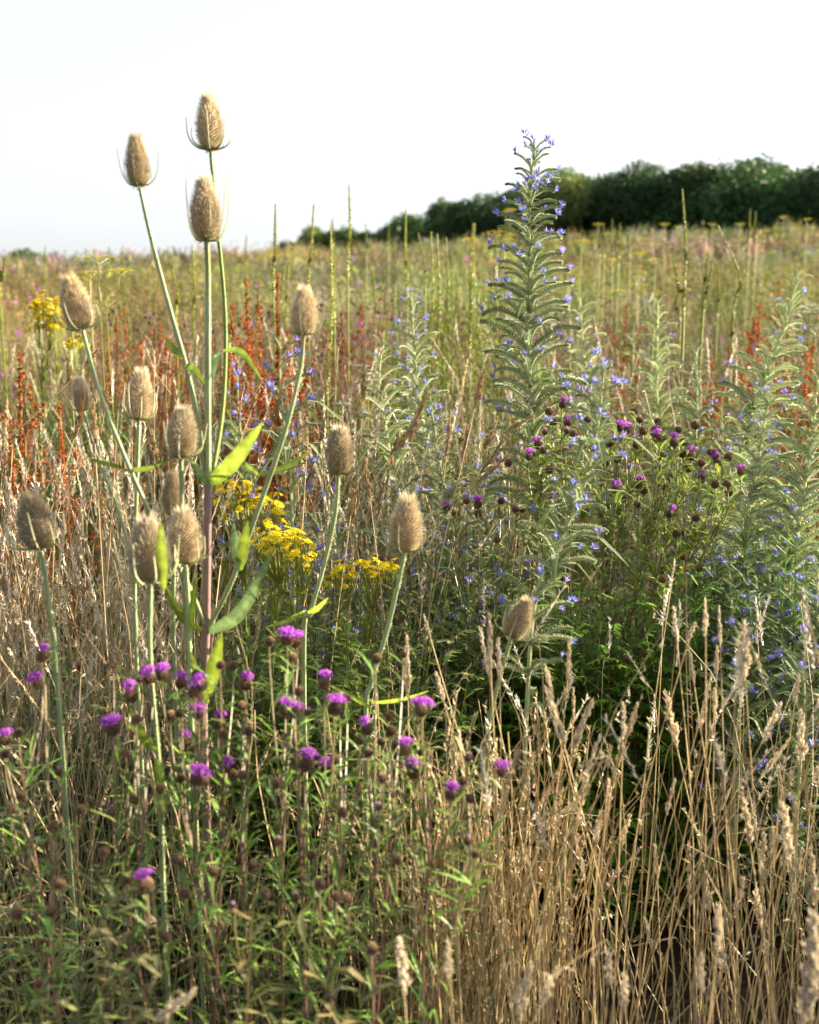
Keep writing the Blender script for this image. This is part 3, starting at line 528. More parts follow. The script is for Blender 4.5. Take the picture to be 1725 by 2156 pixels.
W_ = [((580, 430), (577, 640), 3.2), ((661, 430), (650, 640), 3.3), ((735, 388), (733, 600), 3.4), ((697, 470), (690, 860), 2.9), ((708, 535), (705, 700), 3.2), ((855, 440), (858, 640), 3.6), ((908, 488), (905, 760), 3.6), ((921, 492), (918, 800), 3.7),
      ((881, 490), (895, 640), 3.9), ((1000, 470), (990, 760), 3.4), ((996, 470), (992, 700), 3.6), ((940, 500), (935, 760), 3.9), ((405, 515), (408, 720), 3.3), ((600, 560), (590, 760), 3.4), ((612, 530), (605, 700), 3.7), ((1437, 398), (1440, 640), 3.3),
      ((1545, 648), (1541, 760), 3.2), ((1490, 530), (1478, 650), 3.6), ((1500, 548), (1480, 680), 3.6), ((1418, 545), (1440, 680), 3.3), ((1380, 610), (1375, 720), 3.6), ((12, 540), (2, 640), 3.2), ((365, 570), (372, 700), 3.4), ((545, 590), (540, 700), 3.7), ((640, 600), (636, 740), 3.0),
      ((785, 560), (790, 720), 4.2), ((960, 560), (955, 720), 4.2), ((770, 470), (772, 560), 6.5), ((1270, 470), (1272, 560), 7.0), ((1290, 462), (1290, 560), 7.2), ((1305, 470), (1303, 560), 7.5), ((1580, 440), (1578, 520), 7.0), ((1592, 445), (1592, 520), 7.2), ((1325, 478), (1326, 560), 7.0),
      ((1262, 480), (1262, 560), 6.5), ((1430, 600), (1432, 700), 4.0), ((1512, 560), (1510, 690), 4.4), ((830, 510), (832, 640), 5.0), ((1040, 560), (1042, 700), 4.5), ((480, 640), (482, 760), 3.2), ((700, 460), (702, 540), 6.0), ((820, 470), (818, 540), 6.2), ((95, 518), (97, 580), 7.5), ((180, 522), (182, 590), 7.0), ((258, 515), (262, 590), 7.8), ((318, 508), (316, 580), 8.2), ((352, 520), (355, 590), 7.2), ((520, 495), (522, 570), 7.6)]
far_l = 'thin yellow green weld spire far off against the hedge or skyline'
for k, (a, b, Y) in enumerate(W_):
    if (a[0], a[1]) == (735, 388): lab = 'tallest thin weld spire between the tall teasels and the hedge'
    elif (a[0], a[1]) == (1437, 398): lab = 'tall straight weld spire in front of the dark hedge at the right'
    else: lab = far_l if Y > 5 else 'slender upright yellow green weld spire standing in the middle meadow'
    weld(lab, a, b, Y, bend=rng.uniform(-.015, .015), group='far weld spires' if Y > 5 else 'weld spires', r=1.25 if Y > 5 else .95)
weld('hooked weld spire whose top bends sharply left, in front of the hedge', (1512, 474), (1541, 700), 3.3, bend=.05)

# ------------------------------------------------------------------ docks
def dock_proto(seed, n=14):
    g = Geo(); r_ = np.random.default_rng(seed); g.tube([(0, 0, 0), (.006, 0, .5), (0, 0, 1)], [.004, .003, .0015], 5, DOCK * .8 + C_(.08, .05, .02))
    def seeds(P, m, rad):
        i = r_.integers(0, len(P), m); B = P[i] + r_.normal(0, rad * .4, (m, 3)); D = r_.normal(0, 1, (m, 3)) + [0, 0, -.2]
        c = DOCK * r_.uniform(.5, 1.7, (m, 1)) * C_(1, 1, 1); g.spikes(B, D, rad * r_.uniform(.6, 1.2, m), rad * .42, np.repeat(c[:, None], 3, 1), c * 1.3)
    seeds(spline([(0, 0, .35), (0, 0, .7), (0, 0, 1)], 60), 300, .008)
    for k in range(n):
        z = .35 + .5 * k / n; a = r_.uniform(0, 6.28); L = r_.uniform(.1, .24) * (1.25 - .8 * k / n); a2 = r_.normal(0, .02); P = spline([(0, 0, z), (math.cos(a) * .05 + a2, math.sin(a) * .05, z + L * .45), (math.cos(a) * .085, math.sin(a) * .085, z + L)], 30); g.tube(P, .001, 3, DOCK); seeds(P, 75, .008)
    return g
DKG = [dock_proto(s) for s in range(3)]; DKM = [g.mesh('seed_spikes', M_SEED) for g in DKG]
def dock(label, px, py, Y, cm=1.0, lean=0.0, wide=1.0):
    a = at(px, py, Y); x = a[0] - lean; z0 = float(gz(x, Y)); rt = root('dock', x, Y, label, 'dock', 'rust red docks'); h = a[2] - z0
    d = nrm([lean, 0, h]); M = frame(d, rng.uniform(0, 6)) @ np.diag([wide, wide, h]); inst('seed_spikes', DKM[rng.integers(0, 3)], rt, (x, Y, z0), M)
    g = Geo()
    for k in range(5):
        q = rng.uniform(0, 6.28); o = np.array([math.cos(q), math.sin(q), 0]); b = np.array([x, Y, z0 + .02 + .12 * k * h]); g.leaf(spline([b, b + o * .06 + [0, 0, .05], b + o * .13 + [0, 0, -.02]], 6), np.array([.4, .9, 1, .8, .5, .05]) * .016, np.cross(o, [0, 0, 1]), .2, (DOCK * .6 + GREEN * .5))
    g.obj('leaf', M_LEAF, rt)
dock('tallest orange red dock left of the right-hand teasel head', 585, 575, 2.9, lean=.03); dock('orange red dock second from the tall one, behind the teasel stems', 518, 585, 3.0, lean=-.02)
dock('short bushy red dock between the two tall orange docks', 545, 640, 2.85); dock('pale rust dock just left of the right-hand teasel head', 608, 690, 2.8)
dock('leaning orange dock at the left edge with side branches', 42, 740, 2.5, lean=.05, wide=1.2); dock('dark brown dock behind pale grass ears near the left edge', 125, 850, 2.4, cm=.6); dock('dark dock rising from the straw at the left edge', 20, 880, 2.45)
for px, py, Y in [(245, 660, 4.2), (262, 650, 4.6), (325, 690, 4.0), (338, 680, 4.4), (350, 705, 4.0), (225, 730, 3.8), (395, 720, 3.8), (760, 640, 4.6), (720, 655, 4.4), (490, 640, 3.8)]:
    dock('rust brown dock further back in the meadow on the left', px, py, Y, lean=rng.uniform(-.03, .03), wide=1.2)
for px, py, Y in [(1588, 665, 4.2), (1700, 740, 3.2), (1712, 725, 3.4), (1640, 590, 5.0), (1480, 780, 3.4), (1500, 760, 3.6), (1580, 700, 3.6), (1660, 690, 3.8), (1600, 640, 4.4), (1320, 640, 5.0), (1345, 760, 3.6), (1740, 760, 3.2), (1565, 780, 3.3)]:
    dock('red brown dock among the bugloss spires on the right', px, py, Y, lean=rng.uniform(-.03, .03), wide=1.15)

# ------------------------------------------------------------------ umbels
def umbel(label, px, py, Y, col, R0=.035, name='wild_parsnip', cat='umbel flower', group='yellow umbels', nu=1, spread=.1):
    a = at(px, py, Y); x = a[0] + rng.uniform(-.04, .04); z0 = float(gz(x, Y)); rt = root(name, x, Y, label, cat, group); st = Geo(); hd_ = []
    tops = [a] + [a + np.array([rng.uniform(-spread, spread), rng.uniform(-spread, spread), rng.uniform(-spread, -.01)]) for _ in range(nu - 1)]
    main = spline([(x, Y, z0), ((x + a[0]) / 2, Y, (z0 + a[2]) / 2), a - [0, 0, .04]], 20); st.tube(main, np.linspace(.004, .0018, 20), 5, YG * .7)
    for k, t in enumerate(tops):
        if k: st.tube(spline([main[max(8, 17 - 2 * k)], (main[17 - 2 * k] + t) / 2 + (t - main[17])[0] * np.array([.2, 0, 0]), t - [0, 0, .02]], 8), .0013, 4, YG * .7)
        g = Geo(); r0 = R0 * rng.uniform(.7, 1.15) * (1 if k == 0 else .8)
        for q in range(18):
            i = q + .5; rr = r0 * math.sqrt(i / 18); th = q * 2.4; e = t + np.array([math.cos(th) * rr, math.sin(th) * rr, -rr * rr * 4]); st.tube([t - [0, 0, .03 if k == 0 else .02], e], .0006, 3, YG * .8)
            for u in range(9):
                o = e + rng.normal(0, .0045, 3) * [1, 1, .25]; s_ = .0048; g.add([o + [s_, 0, 0], o + [-s_ * .5, s_ * .87, .0006], o + [-s_ * .5, -s_ * .87, .0006]], [(0, 1, 2)], col * rng.uniform(.75, 1.15))
        g.obj('flower_umbel', M_PETAL, rt)
    st.obj('stem', M_STEM, rt)
umbel('tall wild parsnip with flat yellow umbels left of the leaning teasel stem', 205, 535, 2.7, YEL, .05, nu=6, spread=.13)
umbel('wild parsnip with one yellow umbel behind the tilted teasel head', 150, 583, 3.1, YEL * .8, .045, nu=2, spread=.06)
umbel('yellow umbel plant right behind the upper part of the tallest bugloss', 1048, 485, 4.5, YEL * .8, .07, nu=4, spread=.15)
for px, py, Y in [(1075, 440, 6.5), (1225, 505, 4.6), (1000, 580, 4.5), (1350, 530, 6.0), (1380, 545, 6), (1200, 590, 4.5), (1165, 600, 4.2), (1340, 560, 5.5), (1230, 690, 3.8), (1010, 660, 4.2), (1310, 610, 5), (1260, 470, 9), (1400, 470, 9), (1560, 470, 9), (1650, 455, 10), (1700, 460, 10), (1610, 485, 9), (1500, 470, 10)]:
    umbel('small yellow umbel plant in the middle distance on the right', px, py, Y, YEL * .75, .05, nu=4, spread=.16, group='distant yellow umbels')
for px, py, Y in [(1335, 700, 3.6), (1270, 715, 3.5), (1325, 730, 3.5), (1235, 735, 3.4), (1690, 655, 4.2), (1710, 640, 4.4), (1675, 680, 4.2), (1720, 690, 4.0), (1755, 650, 4.0)]:
    umbel('white flat umbel plant among the pale bugloss spires on the right', px, py, Y, C_(.72, .76, .72), .05, name='wild_carrot', group='white umbels on the right', nu=3, spread=.09)
for px, py, Y in [(775, 800, 2.7), (762, 770, 2.8), (720, 850, 2.5), (800, 842, 2.6), (585, 795, 2.9)]:
    umbel('small white umbel plant between the right-hand teasel and the wide bugloss', px, py, Y, C_(.65, .72, .6), .022, name='wild_carrot', group='small white umbels in the middle', nu=2, spread=.05)

# ------------------------------------------------------------------ single grass stalks with seed heads
def ear(seed):
    g = Geo(); r_ = np.random.default_rng(seed); nb = 17
    for k in range(nb):
        t = (k + r_.uniform(-.3, .3)) / nb; t = min(max(t, 0), 1); th = k * 2.5 + r_.normal(0, .5); o = np.array([math.cos(th), math.sin(th), 0]); L = .20 * (1 - t) ** .5 * r_.uniform(.7, 1.3) + .05; W = .075 * (1 - t) ** .6 * (.45 + min(t * 4, .55)) * r_.uniform(.5, 1.25)
        m = int(10 + 16 * (1 - t)); u = r_.uniform(0, 1, m); ax = np.array([.05 * t * t, 0, t]); B = ax + np.outer(u, np.array([0, 0, L * .75])) + np.outer(np.sin(u * 2.6 + .3), o) * W + r_.normal(0, .012, (m, 3)); c = SEEDC * r_.uniform(.75, 1.2, (m, 1))
        g.spikes(B, r_.normal(0, .22, (m, 3)) + o * .25 + [0, 0, 1], .085 * r_.uniform(.6, 1.2, m), .013, np.repeat((c * .85)[:, None], 3, 1), c * 1.1)
    g.tube([(0, 0, 0), (.01, 0, .5), (.05, 0, 1.05)], [.014, .01, .004], 4, STRAW); return g
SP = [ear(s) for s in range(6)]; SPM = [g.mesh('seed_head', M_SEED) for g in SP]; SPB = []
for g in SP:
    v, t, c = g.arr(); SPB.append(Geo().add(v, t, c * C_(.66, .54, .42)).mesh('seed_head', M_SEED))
def stalk(tx, ty, bx, by, Y, wid=1.0, label=None, group=None, green=0.0, br=0):
    a = at(tx, ty, Y); b = at(bx, by, Y + .005); d = a - b; L = np.linalg.norm(d); h = b[2]; zg = float(gz(b[0], Y)); run = (b[0] - a[0]) / max(a[2] - b[2], .02) * (b[2] - zg); run = float(np.clip(run, -.22, .22)) * .8
    e = np.array([b[0] + run, Y + rng.uniform(-.06, .06), 0]); e[2] = float(gz(e[0], e[1])); rt = root('grass_stalk', e[0], e[1], label, 'grass stalk', group)
    dn = nrm(d); m1 = b - dn * max(.1, (b[2] - zg) * .35) ; P = spline([e, (e + m1) / 2 + [rng.uniform(-.01, .01), 0, 0], m1, b], 14)
    Geo().tube(P, np.linspace(.0013, .0007, 14), 4, (STRAW * (1 - green) + YG * green) * rng.uniform(.8, 1.15)).obj('stem', M_STRAW, rt, smooth=True)
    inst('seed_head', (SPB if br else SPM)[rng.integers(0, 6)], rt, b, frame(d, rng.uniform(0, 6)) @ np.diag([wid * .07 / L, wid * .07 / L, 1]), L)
c6 = [(615, 200, 690, 490, 1), (720, 70, 705, 240, .8), (800, 320, 730, 520, 1), (875, 500, 870, 590, .7), (935, 330, 930, 480, .7), (985, 330, 945, 470, .8), (1100, 290, 1150, 510, 1.3), (1285, 240, 1230, 440, .9), (1310, 270, 1300, 370, .8), (1310, 100, 1308, 210, .6), (1408, 0, 1425, 230, 1.5), (1570, 330, 1490, 490, .9),
      (1660, 370, 1650, 570, 1.2), (1415, 670, 1445, 900, 1.1), (1580, 740, 1605, 970, 1.4), (1600, 470, 1480, 640, .6), (835, 460, 760, 690, .7), (880, 640, 870, 740, .8), (780, 700, 590, 850, .9), (950, 780, 925, 900, .8), (1320, 500, 1330, 590, .9), (1135, 640, 1105, 780, .6), (745, 870, 775, 1050, .8), (835, 770, 820, 900, .9), (1490, 860, 1495, 1030, 1.1),
      (1535, 830, 1530, 980, .9), (1690, 910, 1710, 1150, 1.2), (1645, 920, 1600, 1150, 1.0), (1200, 900, 1200, 1150, .7), (1270, 1050, 1280, 1180, .9), (1420, 1040, 1380, 1200, 1), (1470, 1080, 1490, 1230, 1), (1330, 1280, 1330, 1400, 1), (1020, 1200, 1050, 1330, .6), (570, 530, 550, 600, .6), (550, 590, 545, 720, .6), (440, 740, 430, 860, .6), (1065, 900, 1070, 1040, .8),
      (385, -20, 395, 190, .7), (350, 30, 390, 230, .7), (1215, 0, 1190, 90, .7), (1138, -60, 1150, 80, .8), (175, 200, 205, 320, .7), (240, 460, 245, 570, .7), (265, 440, 275, 520, .7), (735, 270, 728, 400, .5), (1640, 220, 1625, 330, .6), (430, 70, 432, 250, .8), (620, 260, 660, 420, .8), (55, 60, 60, 300, .8), (125, -30, 150, 60, .5), (1265, -90, 1265, 60, .5), (1320, -60, 1325, 100, .5), (1200, 120, 1220, 260, .5)]
for (x0, y0, x1, y1, w_) in c6:
    stalk(828 + x0 * K, 1311 + y0 * K, 828 + x1 * K, 1311 + y1 * K, rng.uniform(1.15, 1.35), w_ * 1.0, 'pale straw grass stalk with a fluffy seed head in the right half of the foreground', 'pale grass stalks at the lower right')
near = [(880, 1340, 870, 1470, 1), (930, 1430, 940, 1560, 1), (660, 1400, 590, 1560, 1.0), (550, 1380, 500, 1610, 1.3), (30, 1280, 45, 1500, 1.3), (1680, 1180, 1690, 1560, 1.9), (1700, 1400, 1650, 1640, 1.7), (1330, 1150, 1310, 1330, 1), (220, 1300, 230, 1450, .8), (1240, 1340, 1250, 1500, 1)]
for (x0, y0, x1, y1, w_) in near:
    stalk(828 + x0 * K, 1311 + y0 * K, 828 + x1 * K, 1311 + y1 * K, rng.uniform(.84, .95), w_ * .9, 'blurred pale grass head very near along the bottom edge', 'blurred grass heads along the bottom edge')
stalk(405, 2085, 330, 2150, .82, 1.0, 'blurred bent grass head at the bottom edge in front of green leaves', None)
c3 = [(670, 120, 672, 190, .9), (590, 125, 620, 170, .6), (625, 0, 625, 90, .6), (280, 120, 292, 280, .9), (105, 230, 105, 440, .7), (145, 420, 145, 520, .6), (490, 170, 480, 320, 1), (205, 310, 250, 400, .7), (375, 300, 385, 470, .8), (20, 490, 15, 600, .7), (580, 640, 545, 790, .9), (1480, 150, 1470, 300, .8), (1375, 0, 1370, 80, .8), (1245, 450, 1240, 540, .8), (1700, 350, 1600, 500, .9),
      (1480, 530, 1500, 700, .8), (195, 1080, 215, 1220, .8), (290, 1050, 360, 1060, .7), (20, 1000, 15, 1110, .9), (1640, 1200, 1650, 1330, .7), (1230, 1150, 1225, 1330, .7), (350, 280, 300, 450, .9), (330, 520, 290, 620, .8), (30, 300, 20, 440, .7), (60, 330, 52, 470, .7), (175, 560, 170, 700, .6), (230, 600, 225, 740, .7), (470, 480, 460, 620, .7), (620, 420, 640, 560, .7),
      (1190, 420, 1200, 560, .8), (1270, 520, 1250, 640, .8), (1320, 360, 1290, 480, .6), (1060, 210, 1020, 330, .7), (1150, 240, 1100, 400, .8), (980, 230, 960, 400, .9), (1440, 600, 1420, 760, .8), (700, 230, 705, 330, .6), (400, 90, 340, 160, .6), (1560, 620, 1500, 760, .7), (440, 230, 425, 330, .7), (150, 900, 140, 1040, .7), (90, 780, 75, 900, .7), (520, 560, 505, 700, .6)]
for (x0, y0, x1, y1, w_) in c3:
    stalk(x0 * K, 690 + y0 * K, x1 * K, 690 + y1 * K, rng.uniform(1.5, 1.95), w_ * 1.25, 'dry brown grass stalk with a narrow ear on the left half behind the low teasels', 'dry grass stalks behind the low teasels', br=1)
for (x0, y0, x1, y1, w_) in [(1018, 780, 1000, 860, 1.2), (900, 820, 860, 930, 1), (835, 910, 815, 1010, 1.0), (1045, 880, 1020, 960, .9), (1060, 930, 1010, 1000, .9), (985, 900, 975, 980, .8), (1120, 880, 1070, 905, .8), (950, 870, 940, 960, .8), (1072, 960, 1000, 1020, .8), (820, 790, 800, 830, .7)]:
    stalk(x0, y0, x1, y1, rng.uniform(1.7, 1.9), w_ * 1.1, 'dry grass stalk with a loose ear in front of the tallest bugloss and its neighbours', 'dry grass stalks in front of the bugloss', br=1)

# ------------------------------------------------------------------ masses: straw, undergrowth, far meadow
def straw_proto(seed, head=True, w=.0013, col=STRAW, hc=SEEDC, hn=34):
    r_ = np.random.default_rng(seed); g = Geo(); b = r_.uniform(-.1, .1); P = spline([(0, 0, 0), (b * .25, 0, .4), (b * .8, .01, .8), (b * 1.5, 0, 1)], 8); g.tube(P, np.linspace(w, w * .5, 8), 3, col)
    if head:
        t = r_.uniform(.88, 1.0, hn); B = np.stack([np.interp(t, P[:, 2], P[:, 0]), 0 * t, t], -1); D = r_.normal(0, .35, (hn, 3)) + [b * 3, 0, 1]; c = hc * r_.uniform(.75, 1.15, (hn, 1)); g.spikes(B, D, .013, .0016, np.repeat(c[:, None], 3, 1), c)
    if r_.random() < .12:
        z = r_.uniform(.25, .6); a = r_.uniform(0, 6.28); o = np.array([math.cos(a), math.sin(a), 0]); g.leaf([(0, 0, z), o * .05 + [0, 0, z + .1], o * .13 + [0, 0, z + .08]], [.0018, .0015, .0003], np.cross(o, [0, 0, 1]), .1, col * .95)
    return g
def leafy_proto(seed, n=34, L=.065, w=.0034, col=GREEN, stem=YG, cut=False, top=1.0):
    r_ = np.random.default_rng(seed); g = Geo(); b = r_.uniform(-.06, .06); P = spline([(0, 0, 0), (b, 0, .5), (b * 1.6, 0, 1)], 9); g.tube(P, np.linspace(.002, .0008, 9), 3, stem * .6)
    for k in range(n):
        t = .12 + .88 * k / n; p = np.array([np.interp(t, P[:, 2], P[:, 0]), 0, t]); a = k * 2.4 + r_.normal(0, .3); o = np.array([math.cos(a), math.sin(a), 0]); l = L * r_.uniform(.6, 1.2) * (1.1 - .45 * t); c = col * r_.uniform(.7, 1.4) * C_(r_.uniform(.85, 1.3), 1, 1)
        if cut: feathery(g, p, o, l, c, w)
        else: g.leaf([p, p + o * l * .5 + [0, 0, l * .5], p + o * l + [0, 0, l * .55 * r_.uniform(.2, 1.2)]], [w * .5, w, .0004], np.cross(o, [0, 0, 1]), .3, c)
    return g
def field(g, protos, px0, px1, py0, py1, Y0_, Y1_, n, lean=.08, cm=1.0, cv=.3, hue=.035, minh=.15, widen=1.0):
    lg = rng.uniform(0, 1, n); Y = Y0_ * (Y1_ / Y0_) ** lg; px = rng.uniform(px0, px1, n); py = rng.uniform(py0, py1, n); which = rng.integers(0, len(protos), n)
    xc = (px - 862.5) / FPX; yc = (1078 - py) / FPX; c, s = math.cos(PITCH), math.sin(PITCH); dy = c + yc * s; X = xc * Y / dy; Z = CAM[2] + (-s + yc * c) * Y / dy
    ln = rng.normal(0, lean, (n, 2)); zg = gz(X - ln[:, 0], Y - ln[:, 1]); H = Z - zg; ok = H > minh
    a = rng.uniform(0, 6.283, n); ca, sa = np.cos(a), np.sin(a); M = np.zeros((n, 3, 3)); M[:, 0, 0] = ca; M[:, 0, 1] = -sa; M[:, 1, 0] = sa; M[:, 1, 1] = ca; M[:, 0, 2] = ln[:, 0]; M[:, 1, 2] = ln[:, 1]; M[:, 2, 2] = H; M[:, :2, :2] *= widen
    B = np.stack([X - ln[:, 0], Y - ln[:, 1], zg - .005], -1); col = np.asarray(cm) * rng.uniform(1 - cv, 1 + cv, (n, 1)) * (1 + rng.normal(0, hue, (n, 3)))
    for k, p in enumerate(protos):
        q = ok & (which == k); g.rep(p, B[q], M[q], col[q].clip(.2, 2.5))
ST = [straw_proto(s) for s in range(6)]; STn = [straw_proto(s + 20, False) for s in range(4)]; STo = [straw_proto(s + 30, True, .0011, C_(.48, .35, .17), C_(.56, .44, .25), 14) for s in range(4)]
STp = [straw_proto(s + 40, True, .0011, STRAWP, SEEDC * C_(.74, .70, .62), 40) for s in range(5)]
dry = Geo()
field(dry, ST + STn, 1000, 1950, 1180, 1900, 1.12, 1.75, 95, lean=.07)
field(dry, STo + STn, 1000, 1900, 1500, 2200, 1.0, 1.5, 60, lean=.07)
field(dry, STo + STo + STn, 830, 1230, 1480, 1950, 1.1, 1.5, 250, lean=.05)
field(dry, STo + STn, 560, 1230, 1600, 2150, 1.2, 1.5, 130)
field(dry, STp + ST, -200, 430, 880, 1350, 1.65, 2.7, 430)
field(dry, STp + STo + STn, -200, 480, 1150, 1700, 1.45, 2.1, 340)
field(dry, ST + STn, 430, 950, 1000, 1600, 1.9, 2.8, 330)
field(dry, STp + ST + STo, 640, 1120, 820, 1150, 2.1, 3.0, 260)
field(dry, ST + STo, -300, 2000, 700, 900, 2.7, 4.2, 480)
field(dry, ST + STn, 1950, 4200, 1250, 1900, 1.1, 2.6, 700)
field(dry, STp + STo, 1050, 1560, 1000, 1300, 2.2, 2.8, 90)
field(dry, STo + STn, -200, 900, 1450, 2100, 1.25, 1.6, 200)
SW = []
for s in range(5):
    r_ = np.random.default_rng(s + 90); b = r_.uniform(-.3, .3); P = spline([(0, 0, 0), (b * .2, r_.uniform(-.03, .03), .4), (b * .7, 0, .8), (b * 1.6, 0, .98)], 9); g = Geo().tube(P, np.linspace(.0007, .0003, 9), 3, STRAW * .95)
    t = r_.uniform(.8, 1, 16); B = np.stack([np.interp(t, P[:, 2], P[:, 0]), 0 * t, t * .98], -1); g.spikes(B, r_.normal(0, 1, (16, 3)) + [0, 0, .8], .014, .0008, STRAW[None], (SEEDC * .8)[None]); SW.append(g)
field(dry, SW, 950, 1950, 1250, 2100, 1.1, 1.7, 45, lean=.14)
field(dry, SW, -200, 1000, 1150, 2000, 1.2, 2.0, 200, lean=.14)
field(dry, SW, -200, 1800, 760, 1150, 2.0, 3.2, 260, lean=.16)
tag(dry.obj('dry_grass', M_STRAW), 'dense dry straw coloured grass stems of the meadow', 'grass', kind='stuff')
LF = [leafy_proto(s) for s in range(4)]; LFo = [leafy_proto(s + 10, 26, .06, .0035, OLIVE, OLIVE) for s in range(4)]; LFc = [leafy_proto(s + 20, 24, .10, .008, GREEN * .9, C_(.2, .1, .08), True) for s in range(4)]; LFb = [leafy_proto(s + 30, 30, .07, .0045, BLUG * .75, BLUG) for s in range(3)]
LFy = [leafy_proto(s + 40, 34, .05, .003, YG * .8, YG) for s in range(3)]
LFn = [leafy_proto(s + 50, 22, .05, .0021, OLIVE * .6 + GREEN * .5, C_(.25, .2, .1)) for s in range(4)]
und = Geo()
field(und, LFo + LFn, -200, 1000, 1500, 2100, 1.15, 1.5, 110, minh=.1, cm=(.9, 1, 1))
field(und, LFn + LFo, -200, 950, 1850, 2500, .85, 1.1, 85, minh=.1)
field(und, LFc + LFc + LF, 1080, 1540, 1200, 1650, 1.8, 2.25, 380, cm=(1.2, 1.5, 1.0))
field(und, LFc + LF, 430, 950, 1220, 1700, 1.5, 2.2, 260)
field(und, LFb, 850, 1130, 1050, 1400, 1.9, 2.4, 80, cm=(.8, .9, .8))
field(und, LFb + LFb + LF, 1420, 2100, 1080, 1500, 1.75, 2.5, 330, cm=(.8, 1, .9))
field(und, LFb + LFy + LFo, 700, 1800, 800, 1080, 2.5, 3.6, 380, lean=.18)
field(und, LFy + LFy + LF, 820, 1060, 560, 850, 3.2, 4.3, 170, cm=(1.1, 1.1, 1))
field(und, LF + LFo, -200, 300, 800, 1000, 2.7, 3.6, 220, cm=(.8, 1.1, .8))
field(und, LF + LFo, -200, 430, 1350, 1700, 1.6, 2.3, 160, cm=(.7, .9, .8))
field(und, LFo + LFy + STp, -300, 2050, 650, 850, 3.2, 4.6, 620, lean=.2)
field(und, LFo + LF, 2000, 4200, 1250, 1800, 1.1, 2.6, 350)
tag(und.obj('green_undergrowth', M_LEAF), 'leafy green herbs growing thickly between the taller plants', 'undergrowth', kind='stuff')
# the far meadow: fine bushy tufts standing on the hillside
def tuft(seed, n, H, W, leaf, cols, dots=0, dotc=BRN, w=.004, dotr=.008):
    r_ = np.random.default_rng(seed); g = Geo()
    for k in range(n):
        a = r_.uniform(0, 6.28); q = W * math.sqrt(r_.uniform(0, 1)); b = np.array([math.cos(a) * q * .5, math.sin(a) * q * .5, -.05]); t = np.array([math.cos(a) * q, math.sin(a) * q, H * r_.uniform(.55, 1.05)]); c = cols[r_.integers(0, len(cols))] * r_.uniform(.75, 1.3); s = nrm(np.cross(t - b, r_.normal(0, 1, 3))) * w
        m_ = b * .4 + t * .6 + r_.normal(0, .02, 3); g.add([b - s, b + s, m_ + s * .8, m_ - s * .8, t], [(0, 1, 2), (0, 2, 3), (3, 2, 4)], c)
        for _ in range(leaf):
            f = r_.uniform(.35, 1); p = b + (t - b) * f; d = nrm(r_.normal(0, 1, 3) + [0, 0, .6]) * r_.uniform(.03, .08) * (w / .004) ** .6; s2 = nrm(np.cross(d, r_.normal(0, 1, 3))) * w * 1.3; g.add([p, p + d * .5 + s2, p + d, p + d * .5 - s2], [(0, 1, 2), (0, 2, 3)], c * r_.uniform(.8, 1.3))
        if r_.random() < dots: g.spikes([t - [0, 0, dotr], t - [0, 0, dotr]], [(0, 0, 1), (.6, .3, .7)], dotr * 2.2, dotr * .8, dotc, dotc * 1.2)
    return g
PINK = C_(.42, .25, .20); MAUVE = C_(.33, .22, .26)
def tufts(w, lf, n, s0, dr):
    return [tuft(s0, n, .85, .22, lf, [OLIVE, STRAW * .7, PINK * .6], .5, BRN * 1.2, w, dr), tuft(s0 + 1, n, .9, .2, lf, [OLIVE * .8, OLIVE * .6, STRAW * .7], .5, BRN, w, dr), tuft(s0 + 2, n, .8, .2, lf // 2, [STRAW, PINK, STRAWP * .9, OLIVE], .0, BRN, w), tuft(s0 + 3, n, .95, .2, lf, [YG * .7, OLIVE, OLIVE * .9], .0, BRN, w),
            tuft(s0 + 4, n, .85, .22, lf, [OLIVE * .8, GREEN, STRAW * .6], .2, PURP, w, dr), tuft(s0 + 5, n, .8, .2, lf, [MAUVE * .9, STRAW * .7, OLIVE], .14, PURP * .8, w, dr)]
T1 = tufts(.0022, 8, 44, 100, .007); T2 = tufts(.0045, 5, 36, 200, .010); T3 = tufts(.012, 3, 26, 300, .018)
def meadow(protos, Ya, Yb, dens, name, label, sc_=1.0, halfw=.55):
    g = Geo(); A = halfw * (Yb ** 2 - Ya ** 2); n = int(A * dens); Y = np.sqrt(rng.uniform(Ya ** 2, Yb ** 2, n)); X = rng.uniform(-1, 1, n) * (halfw * Y + 1)
    h = np.sin(X * .35 + 1.3) + np.cos(Y * .5 + X * .2) + np.sin(X * .9 - Y * .3) * .7 + np.sin(X * 2.3 + Y * .8) * .5 + rng.normal(0, .55, n)
    which = np.clip(((h + 3.2) / 6.4 * 6).astype(int), 0, 5); perm = np.array([5, 0, 4, 1, 3, 2]); which = perm[which]
    a = rng.uniform(0, 6.28, n); S = rng.uniform(.75, 1.2, n) * sc_; M = np.zeros((n, 3, 3)); M[:, 0, 0] = np.cos(a) * S; M[:, 0, 1] = -np.sin(a) * S; M[:, 1, 0] = np.sin(a) * S; M[:, 1, 1] = np.cos(a) * S; M[:, 2, 2] = S; M[:, 0, 2] = rng.normal(0, .2, n); M[:, 1, 2] = rng.normal(0, .15, n)
    B = np.stack([X, Y, gz(X, Y)], -1); col = rng.uniform(.7, 1.25, (n, 1)) * (1 + rng.normal(0, .05, (n, 3))) * (1 + .22 * np.sin(X * 1.1 + np.sin(Y * .7) * 2)[:, None]) * (1 + np.stack([.16 * np.sin(X * .6 + Y * .35), .12 * np.sin(X * .45 - Y * .5 + 1), .2 * np.sin(X * .8 + 2)], -1))
    for k in range(6): q = which == k; g.rep(protos[k], B[q], M[q], col[q])
    return tag(g.obj(name, M_MEADOW), label, 'meadow', kind='stuff')
meadow(T1, 4.0, 8.5, 17, 'meadow_herbs', 'fine olive green and straw meadow plants with dark and purple buds in the middle distance')
